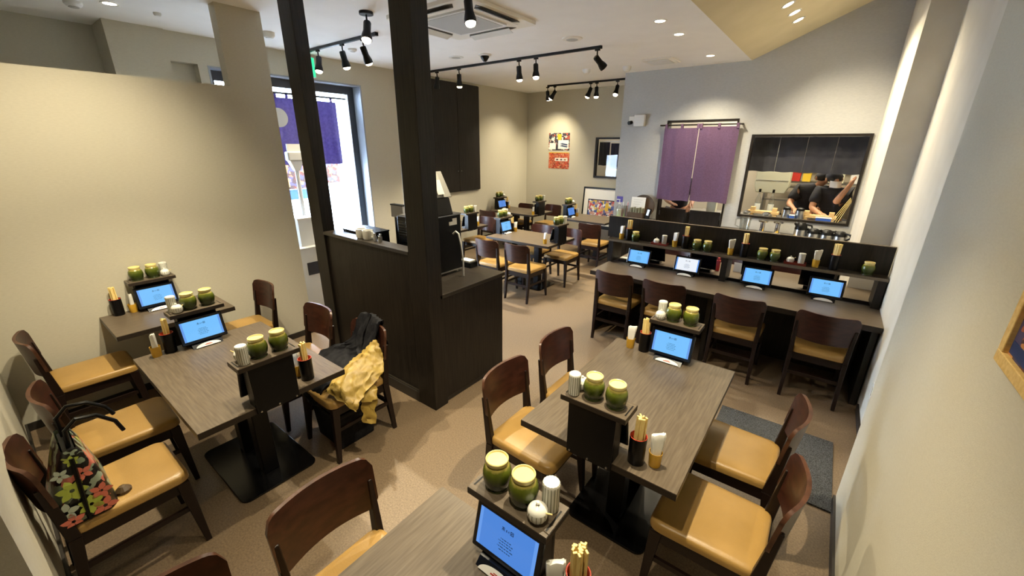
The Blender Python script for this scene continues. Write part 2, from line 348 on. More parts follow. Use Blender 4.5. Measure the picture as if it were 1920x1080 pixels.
def track_spot(x, y, ztop, target, power, label, on=True, angle=80, mono=False, scale=1.0, group=None, blend=0.6):
    t = thing('spotlight' if mono else 'track_spotlight', label, 'spotlight', (x, y, ztop), 0, group)
    if mono: obj('mount_plate', shared('mount', lambda: MB().lathe([(0,0),(0.06,0),(0.06,-0.022),(0,-0.022)], 20).mesh('mount', 'black', smooth=True)), t)
    else: obj('track_adapter', shared('adapt', lambda: MB().box(-0.03,0.03,-0.012,0.012,-0.02,0.0).mesh('adapter', 'black', bevel=0.003)), t)
    obj('arm', shared('arm'+str(mono), lambda: MB().tube([(0,0,-0.015),(0,0,-0.055),(0.012,0,-0.075),(0.012,0,-0.105)], 0.008, 8).tube([(-0.016,0,-0.10),(0.028,0,-0.10)],0.011,8).mesh('arm', 'black', smooth=True)), t)
    p = Vector((0, 0, -0.10)); d = (Vector(target) - Vector((x, y, ztop)) - p).normalized(); st = p - d*0.03
    aim_mesh('lb', m_body, t, 'lamp_body', st, d)
    aim_mesh('ll' if on else 'll0', m_lens if on else (lambda: MB().lathe([(0.0,0.158),(0.040,0.158),(0.0,0.162)], 18).mesh('lens_off', 'slot', smooth=True)), t, 'lens', st, d)
    if on:
        lp = st + d*0.205; spot_light(t, lp, Vector(target) - Vector((x, y, ztop)), power*(1.0 if y < 2 else 0.45), angle, blend)
    return t
def rail(x0, x1, y, label):
    t = thing('lighting_track', label, 'light track', (x0, y, H))
    MB().box(0, x1-x0, -0.017, 0.017, -0.03, 0).build('rail', 'black', t, bevel=0.003)
    for k in (0.0, x1-x0-0.03): MB().box(k, k+0.03, -0.019, 0.019, -0.032, 0).build('end_cap', 'black', t)
    return t
ZT = H - 0.03
rail(-5.40, -4.03, 2.97, 'short black light track near the entrance curtain')
rail(-5.50, -2.42, 4.85, 'long black light track crossing the middle of the ceiling')
rail(-4.69, -2.96, 7.25, 'black light track farthest back, above the posters')
GS = None
for x, tgt, pw, lab in ((-5.20, (-4.9,2.4,0.0), 26, 'track spotlight nearest the green exit sign'), (-4.68, (-4.6,3.6,0.0), 30, 'middle spotlight of the track near the entrance'), (-4.28, (-4.5,4.3,0.0), 36, 'inner end spotlight of the track near the entrance')):
    track_spot(x, 2.97, ZT, tgt, pw, lab)
for x, tgt, pw, on, lab in ((-5.17, (-5.72,5.0,1.0), 26, False, 'unlit spotlight beside the dark wall cabinet'), (-4.70, (-4.9,5.1,0.7), 42, True, 'lit spotlight on the long track, first from the wall cabinet'), (-3.60, (-3.5,5.0,0.7), 50, True, 'lit spotlight on the long track, left of the close pair'), (-3.33, (-2.9,4.4,0.2), 48, True, 'lit spotlight on the long track, right of the close pair'), (-2.47, (-2.0,5.6,2.2), 10, False, 'tilted unlit spotlight at the right end of the long track')):
    track_spot(x, 4.85, ZT, tgt, pw, lab, on)
for x, tgt, pw, on, lab in ((-4.69, (-5.0,8.05,1.7), 22, True, 'leftmost spotlight of the farthest track'), (-4.53, (-5.72,7.0,1.2), 26, True, 'second spotlight of the farthest track from the left'), (-3.78, (-4.6,7.0,0.8), 34, True, 'third spotlight of the farthest track from the left'), (-3.66, (-3.5,7.0,0.7), 30, True, 'fourth spotlight of the farthest track from the left'), (-3.27, (-3.3,6.2,0.5), 40, True, 'rightmost spotlight of the farthest track')):
    track_spot(x, 7.25, ZT, tgt, pw, lab, on, angle=95, blend=1.0)
track_spot(-3.53, 2.51, H, (-2.9,1.6,0.2), 46, 'black ceiling spotlight hanging between the two dark posts', mono=True)
track_spot(-2.42, 2.62, H, (-1.7,2.3,0.0), 40, 'black ceiling spotlight in front of the air conditioner', mono=True, angle=95)
# same kind, unseen over the near tables; one added to brighten right wall
track_spot(-3.05, 0.86, H, (-3.05,0.66,0.72), 30, 'ceiling spotlight above the table with the jackets, out of view', mono=True, angle=92, blend=0.8)
track_spot(-2.75, 0.55, H, (-4.30,0.55,1.60), 16, 'ceiling spotlight aimed at the beige partition, out of view', mono=True, angle=80, blend=1.0)
track_spot(-1.65, 0.95, H, (-1.7,0.9,0.0), 14, 'ceiling spotlight between the near tables, out of view', mono=True, angle=80, blend=0.8)
track_spot(-0.64, 1.60, H, (-0.64,1.66,0.72), 29, 'ceiling spotlight above the right table, out of view', mono=True, angle=92, blend=0.8)
track_spot(-0.45, 0.45, H, (-0.5,0.6,0.0), 10, 'ceiling spotlight above the nearest table, out of view', mono=True, angle=85, blend=0.8)
track_spot(-0.95, 1.05, H, (0.40,1.25,1.35), 5, 'added ceiling spotlight brightening the right wall, out of view', mono=True, angle=80, blend=1.0)  # added lamp, washes the right wall with light

def downlight(x, y, z, label, power, slope=0.0, on=True, group=None, angle=120):
    t = thing('downlight', label, 'downlight', (x, y, z), 0, group); t.rotation_euler = (0, -math.atan(slope), 0)
    obj('trim_ring', shared('dring', lambda: MB().lathe([(0.045,0.012),(0.062,0.0),(0.060,-0.007),(0.045,-0.004),(0.045,0.012)], 24, cap=False).mesh('ring', 'white', smooth=True)), t)
    obj('lens', shared('dlens', lambda: MB().lathe([(0,0.0),(0.046,0.0),(0.046,-0.004),(0,-0.005)], 24).mesh('dlens', 'lens', smooth=True)), t)
    spot_light(t, (0,0,-0.02), (0,0,-1), power*0.52, angle, 0.8, 0.04)
    return t
downlight(-1.56, 4.27, H, 'recessed downlight nearest the ceiling fold', 17)
downlight(-1.56, 4.85, H, 'middle one of three recessed downlights beside the ceiling fold', 17)
downlight(-1.55, 6.15, H, 'recessed downlight closest to the purple kitchen curtain', 30)
for (x, y), lab in zip(((-0.687,5.27), (-0.664,5.64), (-0.655,5.99)), ('nearest downlight on the sloping cream ceiling', 'middle downlight on the sloping cream ceiling', 'farthest downlight on the sloping cream ceiling')):
    downlight(x, y, H + SLOPE*(x-CREASE), lab, 26, SLOPE)
downlight(-5.06, 1.115, H, 'recessed downlight behind the beige partition', 9)

# ------------------------------------------------------------------ CEILING THINGS
t = thing('air_conditioner', 'white ceiling cassette air conditioner with four louvres', 'air conditioner', (-2.99, 3.15, H))
MB().prism(rrect(1.0, 0.95, 0.03), -0.03, 0.0).build('panel', 'offwhite', t)
MB().prism(rrect(0.60, 0.58, 0.02), -0.045, -0.03).build('grille_frame', 'white', t)
MB().box(-0.27,0.27,-0.26,0.26,-0.047,-0.044).build('intake_grille', 'grille', t)
for k in range(4):
    g = MB().prism([(-0.30,-0.035),(-0.24,-0.05),(0.24,-0.05),(0.30,-0.035),(0.24,0.035),(-0.24,0.035)], -0.033, -0.029).build('outlet_slot', 'slot', t); g.location = [(0,-0.39,0),(0.40,0,0),(0,0.39,0),(-0.40,0,0)][k]; g.rotation_euler = (0,0,k*PI/2)
    l = MB().box(-0.25,0.25,-0.045,0.03,-0.003,0.003).build('louvre', 'white', t, bevel=0.002); l.location = [(0,-0.40,-0.05),(0.41,0,-0.05),(0,0.40,-0.05),(-0.41,0,-0.05)][k]; l.rotation_euler = (0.35,0,k*PI/2)
def disc(name, label, cat, x, y, r, h2, mats, inner=None):
    t = thing(name, label, cat, (x, y, H))
    MB().lathe([(0,0),(r,0),(r*0.97,-h2*0.6),(r*0.7,-h2),(0,-h2)], 24).build('housing', mats, t, smooth=True)
    if inner: MB().lathe([(0,-h2*0.95),(r*0.6,-h2*0.95),(r*0.55,-h2*1.15),(0,-h2*1.2)], 20).build('centre', inner, t, smooth=True)
    return t
disc('ceiling_speaker', 'round cream ceiling speaker right of the air conditioner', 'speaker', -2.535, 4.37, 0.11, 0.015, 'offwhite', 'grille')
disc('ceiling_vent', 'flat round white vent left of the dome camera', 'vent', -4.26, 4.35, 0.10, 0.01, 'white', 'grille')
disc('dome_camera', 'small black dome camera on a white ceiling base', 'camera', -3.84, 4.44, 0.085, 0.02, 'white')
MB().lathe([(0.055,0),(0.055,-0.015),(0.04,-0.04),(0.018,-0.065),(0,-0.066)], 20).build('dome', 'black', bpy.data.objects['dome_camera'], smooth=True).location = (0,0,-0.018)
disc('smoke_detector', 'white smoke detector just right of the beige pillar top', 'smoke detector', -4.957, 2.315, 0.06, 0.05, 'offwhite', 'white')
disc('smoke_detector', 'small white detector behind the entrance light track', 'smoke detector', -4.94, 3.27, 0.05, 0.03, 'white', 'grille')
disc('smoke_detector', 'small detector on the ceiling behind the beige partition', 'smoke detector', -5.07, 1.43, 0.03, 0.025, 'white')
disc('smoke_detector', 'white round sensor at the top edge above the partition', 'smoke detector', -5.24, 0.92, 0.06, 0.04, 'white', 'grille')
disc('smoke_detector', 'white detector beyond the right end of the long track', 'smoke detector', -3.287, 6.14, 0.06, 0.05, 'white', 'offwhite')
disc('emergency_light', 'white emergency light by the corner of the kitchen wall', 'emergency light', -2.70, 6.26, 0.06, 0.06, 'white', 'offwhite')
t = thing('ceiling_vent', 'square white ceiling vent near the kitchen wall', 'vent', (-2.16, 6.12, H))
MB().box(-0.2,0.2,-0.2,0.2,-0.018,0).build('frame', 'offwhite', t, bevel=0.006)
MB().box(-0.14,0.14,-0.14,0.14,-0.028,-0.018).build('cover', 'white', t, bevel=0.004)
t = thing('exit_sign', 'green exit sign above the entrance, mostly behind the left post', 'sign', (XL, 3.035, 2.82))
MB().box(0.0,0.05,-0.14,0.14,0.0,0.24).build('housing', 'white', t, bevel=0.004)
MB().box(0.05,0.053,-0.132,0.132,0.008,0.232).build('lit_face', 'exit', t)

# ------------------------------------------------------------------ TABLES
def table(x0, x1, y0, y1, label, columns=True):
    L, W = x1-x0, y1-y0; rz = 0.0
    if W > L: L, W, rz = W, L, PI/2
    t = thing('dining_table', label, 'table', ((x0+x1)/2, (y0+y1)/2, 0), rz, 'wood-topped dining tables')
    k = ('tt', round(L,2), round(W,2))
    obj('tabletop', shared(k, lambda: MB().box(-L/2,L/2,-W/2,W/2,T-0.003,T,0).box(-L/2-0.001,L/2+0.001,-W/2-0.001,W/2+0.001,T-0.034,T-0.003,1).mesh('tabletop', ['top','topedge'])), t)
    if L > 0.8:
        obj('base_plate', shared('bp', lambda: MB().prism(rrect(0.68,0.45,0.05), 0, 0.014).mesh('base_plate', 'plate', bevel=0.004)), t)
        for s in (-1, 1): obj('column', shared('col', lambda: MB().box(-0.045,0.045,-0.045,0.045,0.014,T-0.06).mesh('column', 'black', bevel=0.006)), t, (s*0.15,0,0))
        obj('support_plate', shared('sup', lambda: MB().box(-0.3,0.3,-0.2,0.2,T-0.06,T-0.034).mesh('sup', 'black')), t)
    else:
        obj('base_plate', shared('bp2', lambda: MB().prism(rrect(0.40,0.45,0.05), 0, 0.014).mesh('base_plate', 'plate', bevel=0.004)), t)
        obj('column', shared('col', lambda: MB().box(-0.045,0.045,-0.045,0.045,0.014,T-0.06).mesh('column', 'black', bevel=0.006)), t)
        obj('support_plate', shared('sup2', lambda: MB().box(-0.18,0.18,-0.2,0.2,T-0.06,T-0.034).mesh('sup', 'black')), t)
    return t
table(-3.25, -2.105, 0.355, 1.10, 'four-seat table standing between the flowered bag and the jackets')
table(-4.296, -3.74, 0.365, 1.10, 'small two-seat table pushed against the beige partition')
table(-0.98, -0.23, 1.37, 2.53, 'long table in the right foreground with two tablet stands')
table(-0.98, -0.23, -0.32, 0.84, 'nearest table, cut off by the bottom edge of the picture')
table(-3.94, -2.845, 4.53, 5.25, 'table just behind the register counter, four chairs around it')
table(-5.57, -4.47, 6.53, 7.24, 'table in the far left corner below the two wall posters')
table(-3.90, -3.0, 6.60, 7.34, 'far table in front of the leaning framed picture')
table(-5.62, -4.52, 4.52, 5.24, 'table by the left wall, mostly hidden behind the register')

# ------------------------------------------------------------------ CHAIRS  (local: faces +y, origin on the floor under the seat)
def back_mesh():
    nu, nv, w, z0, z1, cr = 20, 8, 0.205, 0.545, 0.79, 0.045
    mb = MB(); vs = []; th = 0.016
    def P(u, v, off):
        x = w*u*(0.985 + 0.015*v); hz = (z1-z0)/2; zc = (z0+z1)/2
        ed = (1-abs(u))*w; cut = cr - math.sqrt(max(0, cr*cr - (cr-ed)**2)) if ed < cr else 0
        z = zc + (2*v-1)*(hz-cut)
        y = -0.262 + 0.055*u*u - 0.030*(z-z0)/(z1-z0) + off
        return (x, y, z + 0.006*u*u)
    us = [-1 + 2*i/nu for i in range(nu+1)]; us = [math.copysign(abs(u)**0.8, u) if u else 0 for u in us]
    for off in (0, th):
        for i in range(nu+1):
            for j in range(nv+1): vs.append(P(us[i], j/nv, off))
    n = (nu+1)*(nv+1); ix = lambda s, i, j: s*n + i*(nv+1) + j
    fs = []; rim = []
    for i in range(nu):
        for j in range(nv):
            fs.append((ix(0,i,j), ix(0,i+1,j), ix(0,i+1,j+1), ix(0,i,j+1))); fs.append((ix(1,i,j), ix(1,i,j+1), ix(1,i+1,j+1), ix(1,i+1,j)))
        rim += [(ix(0,i,0), ix(1,i,0), ix(1,i+1,0), ix(0,i+1,0)), (ix(0,i,nv), ix(0,i+1,nv), ix(1,i+1,nv), ix(1,i,nv))]
    for j in range(nv):
        rim += [(ix(0,0,j), ix(0,0,j+1), ix(1,0,j+1), ix(1,0,j)), (ix(0,nu,j), ix(1,nu,j), ix(1,nu,j+1), ix(0,nu,j+1))]
    mb.add(vs, fs, 0); o = len(mb.f); mb.f += rim; mb.m += [1]*len(rim)
    return mb.mesh('backrest', ['chair', 'chairrim'], smooth=True)
def seat_mesh():
    rows = [(0.0,0.408,0.985),(0.006,0.403,1.0),(0.012,0.425,1.0),(0.0,0.440,0.98),(0.0,0.450,0.93),(0.0,0.456,0.80)]
    pts = [(x, y) for x, y in rrect(0.41, 0.435, 0.05, 6)]
    pts = [(x*(0.93 + 0.16*(y+0.22)), y+0.005) for x, y in pts]
    vs = []; n = len(pts)
    prof = [(0.97,0.405),(1.0,0.412),(1.0,0.430),(0.985,0.444),(0.95,0.452),(0.85,0.4565),(0.5,0.459)]
    for s, z in prof: vs += [(x*s, (y-0.005)*s+0.005, z) for x, y in pts]
    fs = [(j*n+k, j*n+(k+1)%n, (j+1)*n+(k+1)%n, (j+1)*n+k) for j in range(len(prof)-1) for k in range(n)]
    fs += [tuple(range(n-1,-1,-1)), tuple((len(prof)-1)*n+k for k in range(n))]
    return MB().add(vs, fs).mesh('seat', 'seat', smooth=True)
def m_rear_leg(s): return MB().bar((s*0.185,-0.235,0),(s*0.18,-0.195,0.40),0.026,0.028,0,0.034,0.046).bar((s*0.18,-0.195,0.40),(s*0.188,-0.228,0.69),0.034,0.046,0,0.022,0.030).mesh('leg', 'chairleg', bevel=0.004)
def m_front_leg(s): return MB().bar((s*0.195,0.215,0),(s*0.178,0.185,0.405),0.024,0.026,0,0.042,0.052).mesh('leg', 'chairleg', bevel=0.004)
def m_apron(): return MB().box(-0.17,0.17,0.172,0.192,0.345,0.406).box(-0.17,0.17,-0.205,-0.185,0.345,0.406).box(-0.188,-0.168,-0.19,0.18,0.345,0.406).box(0.168,0.188,-0.19,0.18,0.345,0.406).mesh('seat_frame', 'chairleg')
def m_rail(s):
    if s == 0: return MB().box(-0.175,0.175,-0.222,-0.206,0.215,0.245).mesh('stretcher', 'chairleg')
    return MB().add([(s*0.185+a, y, z) for y in (-0.205,0.20) for a in (-0.008,0.008) for z in (0.225,0.25)], [(0,1,3,2),(4,6,7,5),(0,4,5,1),(2,3,7,6),(0,2,6,4),(1,5,7,3)]).mesh('stretcher', 'chairleg')
def chair(x, y, deg, label, group):
    t = thing('dining_chair', label, 'chair', (x, y, 0), math.radians(deg), group)
    obj('backrest', shared('cb', back_mesh), t); obj('seat', shared('cs', seat_mesh), t); obj('seat_frame', shared('cf', m_apron), t)
    for s in (-1, 1):
        obj('leg', shared(('rl', s), lambda: m_rear_leg(s)), t); obj('leg', shared(('fl', s), lambda: m_front_leg(s)), t); obj('stretcher', shared(('st', s), lambda: m_rail(s)), t)
    obj('stretcher', shared(('st', 0), lambda: m_rail(0)), t)
    return t
G = 'chairs at the left tables'
chair(-2.45, 0.085, 1, 'chair holding the flowered tote bag', G)
chair(-3.0, 0.20, -1, 'chair between the bag chair and the wall, partly under the four-seat table', G)
chair(-4.0, 0.215, 0, 'chair in the left corner casting its shadow on the beige partition', G)
chair(-3.95, 1.19, 180, 'chair across the small two-seat table, beside the beige pillar', G)
chair(-3.0, 1.195, 180, 'chair against the dark panel, left of the one with jackets', G)
chair(-2.41, 1.25, 180, 'chair with a navy and a mustard jacket thrown over it', G)
G = 'chairs at the right foreground table'
chair(-1.045, 1.62, -90, 'chair left of the long foreground table, near end', G)
chair(-1.035, 2.16, -90, 'chair left of the long foreground table, far end', G)
chair(-0.115, 1.645, 90, 'chair between the long foreground table and the right wall, near end', G)
chair(-0.135, 2.185, 90, 'chair between the long foreground table and the right wall, on the grey mat', G)
G = 'chairs at the nearest table'
chair(-1.05, 0.515, -90, 'chair seen from behind at the bottom centre, beside the nearest table', G)
chair(-1.06, -0.01, -90, 'chair whose back just rises over the bottom edge', G)
G = 'chairs along the counter'
for x, lab in ((-1.57, 'first counter chair, at the aisle end'), (-1.065, 'second counter chair from the aisle'), (-0.42, 'third counter chair from the aisle'), (0.195, 'last counter chair, beside the right wall')):
    chair(x, 4.01, 0, lab, G)
G = 'chairs at the far tables'
chair(-3.58, 4.35, 0, 'chair with its back to us behind the register counter, left one', G)
chair(-3.09, 4.38, 0, 'chair with its back to us behind the register counter, right one', G)
chair(-3.57, 5.26, 180, 'glossy-backed chair on the far side of the table behind the register, left one', G)
chair(-3.05, 5.26, 180, 'chair on the far side of the table behind the register, right one', G)
chair(-4.76, 5.27, 180, 'chair on the far side of the table hidden by the register', G)
chair(-4.80, 4.34, 0, 'chair almost hidden behind the register', G)
chair(-5.25, 7.17, 180, 'chair under the posters, left of the corner table tablet stand', G)
chair(-4.70, 7.41, 180, 'pulled-out chair under the posters, right of the corner table tablet stand', G)
chair(-5.27, 6.33, 0, 'chair on the near side of the corner table', G)
chair(-3.04, 6.33, 0, 'chair at the far table by the leaning picture, back to us', G)
G = 'chairs beyond the counter divider'
for x, lab in ((-1.45, 'chair beyond the counter divider, aisle end'), (-0.85, 'second chair beyond the counter divider'), (-0.2, 'third chair beyond the counter divider'), (0.02, 'x')):
    if lab != 'x': chair(x, 5.18, 180, lab, G)

# ------------------------------------------------------------------ TABLE-TOP THINGS
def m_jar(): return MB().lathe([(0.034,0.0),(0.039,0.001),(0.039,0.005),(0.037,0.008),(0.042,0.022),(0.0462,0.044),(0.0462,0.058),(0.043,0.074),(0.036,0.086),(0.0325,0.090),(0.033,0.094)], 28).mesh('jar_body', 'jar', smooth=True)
def m_lid(): return MB().lathe([(0.033,0.092),(0.0345,0.093),(0.0365,0.100),(0.0365,0.107),(0.0345,0.109),(0.0325,0.108),(0.0310,0.103),(0.0,0.102)], 28).mesh('lid', 'jarlid', smooth=True)
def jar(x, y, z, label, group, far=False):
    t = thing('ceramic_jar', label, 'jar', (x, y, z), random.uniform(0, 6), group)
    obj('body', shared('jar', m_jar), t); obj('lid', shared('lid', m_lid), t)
def m_shaker(): return MB().lathe([(0.021,0),(0.024,0.003),(0.025,0.02),(0.026,0.09),(0.0265,0.097),(0.024,0.102),(0.010,0.1025),(0.0,0.0995)], 64, rib=0.03, ribs=16).mesh('shaker', 'ceramic', smooth=True)
def m_shk_lines():
    mb = MB()
    for k in range(16):
        a = 2*PI*(k+0.5)/16; c2, s2 = math.cos(a), math.sin(a)
        mb.tube([(c2*0.0245, s2*0.0245, 0.006), (c2*0.0256, s2*0.0256, 0.095)], 0.0014, 4)
    return mb.mesh('lines', 'groove')
def shaker(x, y, z, label, group):
    t = thing('shaker', label, 'shaker', (x, y, z), 0, group)
    obj('body', shared('shk', m_shaker), t); obj('painted_lines', shared('shkl', m_shk_lines), t)
def m_pot(): return MB().lathe([(0.016,0),(0.020,0.002),(0.028,0.014),(0.031,0.027),(0.029,0.038)], 56, rib=0.03, ribs=14).mesh('pot', 'ceramic', smooth=True)
def m_potlid(): return MB().lathe([(0.0295,0.038),(0.027,0.045),(0.018,0.053),(0.007,0.056),(0.004,0.058),(0.0065,0.062),(0.004,0.066),(0,0.0665)], 28).mesh('potlid', 'ceramic', smooth=True)
def m_potlines():
    mb = MB()
    for k in range(14):
        a = 2*PI*(k+0.5)/14; mb.tube([(math.cos(a)*r, math.sin(a)*r, z) for r, z in ((0.0265,0.013),(0.0302,0.027),(0.0288,0.036))], 0.0013, 4)
    return mb.mesh('lines', 'groove')
def pot(x, y, z, label, group):
    t = thing('condiment_pot', label, 'pot', (x, y, z), random.uniform(0, 6), group)
    obj('body', shared('pot', m_pot), t); obj('lid', shared('potlid', m_potlid), t); obj('painted_lines', shared('potl', m_potlines), t)
    obj('spoon', shared('pspoon', lambda: MB().tube([(0.02,0,0.038),(0.048,0.0,0.05)], 0.0022, 6).mesh('spoon', 'stick')), t)
def m_holder(): return MB().lathe([(0.0,0),(0.033,0),(0.0345,0.004),(0.036,0.128),(0.036,0.132),(0.033,0.132),(0.031,0.02),(0,0.018)], 24).mesh('holder', 'holder', smooth=True)
def m_holder_rim(): return MB().lathe([(0.0358,0.1305),(0.0362,0.1332),(0.0335,0.1336),(0.0305,0.10),(0.0308,0.099),(0.0325,0.1305),(0.0358,0.1305)], 24, cap=False).mesh('rim', 'holder_in', smooth=True)
def m_stick(): return MB().box(-0.0065,0.0065,-0.0035,0.0035,0,0.205).mesh('stick', 'stick', bevel=0.001, seg=1)
def holder(x, y, z, w, n=9, grp='chopstick holders on the tables'):
    t = thing('chopstick_holder', 'black lacquer chopstick holder, %s' % w, 'holder', (x, y, z), 0, grp)
    obj('cylinder', shared('hold', m_holder), t); obj('red_rim', shared('holdr', m_holder_rim), t)
    for k in range(n):
        a = 2.4*k + random.uniform(-0.2, 0.2); r = 0.004 + 0.016*math.sqrt(k/n)
        o = obj('chopstick', shared('stick', m_stick), None, (x + r*math.cos(a), y + r*math.sin(a), z+0.022))
        o.rotation_euler = (random.uniform(-0.02, 0.035), random.uniform(-0.025, 0.025), random.uniform(0, 3)); tag(o, 'pale wooden chopstick in the holder, %s' % w, 'chopstick', 'chopsticks, %s' % w)
def m_cup(): return MB().lathe([(0,0),(0.024,0),(0.0255,0.004),(0.028,0.068),(0.0265,0.068),(0.0235,0.008),(0,0.006)], 20).mesh('cup', 'amber', smooth=True)
def m_napkin():
    mb = MB(); n, rows = 28, [(0.006,0.017,0.013,0,0),(0.04,0.019,0.013,0,0),(0.08,0.023,0.012,0.001,0.002),(0.115,0.027,0.011,0.002,0.003),(0.140,0.029,0.0105,0.003,0.004),(0.148,0.028,0.008,0.003,0.005),(0.144,0.024,0.003,0.003,0.005)]
    vs = []
    for z, a, b2, ox, oy in rows:
        for k in range(n):
            t2 = 2*PI*k/n; c2, s2 = math.cos(t2), math.sin(t2); pw = 0.45
            x = math.copysign(abs(c2)**pw, c2)*a; y = math.copysign(abs(s2)**pw, s2)*b2*(1+0.18*math.sin(9*t2+z*40))
            vs.append((x+ox, y+oy, z + (0.006*x/a if z > 0.1 else 0) + (0.002*math.sin(7*t2) if z > 0.13 else 0)))
    fs = [(j*n+k, j*n+(k+1)%n, (j+1)*n+(k+1)%n, (j+1)*n+k) for j in range(len(rows)-1) for k in range(n)] + [tuple(range(n-1,-1,-1)), tuple((len(rows)-1)*n+k for k in range(n))]
    return mb.add(vs, fs).mesh('napkins', 'paper', smooth=True)
def napkin_cup(x, y, z, w, grp='amber napkin cups'):
    t = thing('napkin_cup', 'amber cup holding white napkins, %s' % w, 'cup', (x, y, z), 0, grp)
    obj('cup', shared('cup', m_cup), t)
    o = obj('paper_napkin', shared('napk', m_napkin), None, (x, y, z+0.004)); o.rotation_euler = (0, 0, random.uniform(-0.6, 0.6))
    tag(o, 'white folded napkins in the amber cup, %s' % w, 'napkin', 'folded napkins in cups')
# ---- tablets
def m_tablet(): return MB().box(-0.130,0.130,-0.013,0.0,0.0,0.172).mesh('tablet', 'tablet', bevel=0.006)
def m_screen(mt, full=False):
    w2 = 0.108 if full else 0.100
    return MB().box(-w2,w2,0.0002,0.001,0.022,0.152).mesh('screen', mt)
def m_margin(s): return MB().box(min(s*0.1002,s*0.112),max(s*0.1002,s*0.112),0.0002,0.001,0.022,0.152).mesh('margin', 'scrside')
def m_logo(big=1.0):
    mb = MB(); y0, y1 = 0.0012, 0.0016
    def r(x, z, w, h2): mb.box(x*big, (x+w)*big, y0, y1, 0.118+z*big, 0.118+(z+h2)*big)
    # boxed character, two small kana-like marks, one dense character
    r(-0.024,0,0.012,0.0018); r(-0.024,0.0105,0.012,0.0018); r(-0.024,0,0.0018,0.012); r(-0.0138,0,0.0018,0.012); r(-0.020,0.0045,0.005,0.003)
    r(-0.007,0.002,0.0014,0.007); r(-0.004,0.003,0.0014,0.004); r(0.001,0.0015,0.0045,0.0014); r(0.002,0.0015,0.0014,0.007); r(0.001,0.006,0.0045,0.0014)
    r(0.010,0.0095,0.011,0.0016); r(0.0148,0.0,0.0016,0.0125); r(0.0105,0.005,0.010,0.0016); r(0.0105,0.0,0.0016,0.0065); r(0.019,0.0,0.0016,0.0065)
    return mb.mesh('logo', 'ink')
def m_lines():
    mb = MB()
    for z, w2 in ((0.088,0.020),(0.079,0.028),(0.070,0.024),(0.060,0.030),(0.050,0.022)):
        x = -w2
        while x < w2: l = random.uniform(0.004, 0.012); mb.box(x, min(x+l, w2), 0.0012, 0.0016, z, z+0.0028); x += l + 0.003
    return mb.mesh('lines', 'inkfaint')
def tablet(x, y, z, rz, w, screen='scr_cyan', tilt=14, group='ordering tablets'):
    t = thing('ordering_tablet', {'scr_white': 'tablet with a white screen, %s', 'scr_blue': 'tablet with a deep blue screen, %s', 'scr_cyan': 'tablet with a light blue screen, %s', None: 'black tablet seen from behind, %s'}[screen] % w, 'tablet', (x, y, z), rz, group)
    t.rotation_euler = (math.radians(tilt), 0, rz)
    obj('case', shared('tab', m_tablet), t)
    sc = screen or 'scr_cyan'
    o = obj('screen', shared(('scr', sc), lambda: m_screen(sc)), t)
    for s in (-1, 1): obj('screen_margin', shared(('mar', s), lambda: m_margin(s)), o)
    obj('logo_print', shared('logo', m_logo), o); obj('text_print', shared('lines', m_lines), o)
    return t
def m_badge():
    pts = [(0.07*math.cos(PI*k/16), 0.026*math.sin(PI*k/16)) for k in range(17)]
    return MB().prism(pts, 0, 0.004).mesh('badge', 'badge')
def m_badgetext(): return MB().box(-0.022,0.022,0.007,0.011,0.0041,0.0045).box(-0.012,0.016,0.013,0.016,0.0041,0.0045).mesh('badge_text', 'redink')
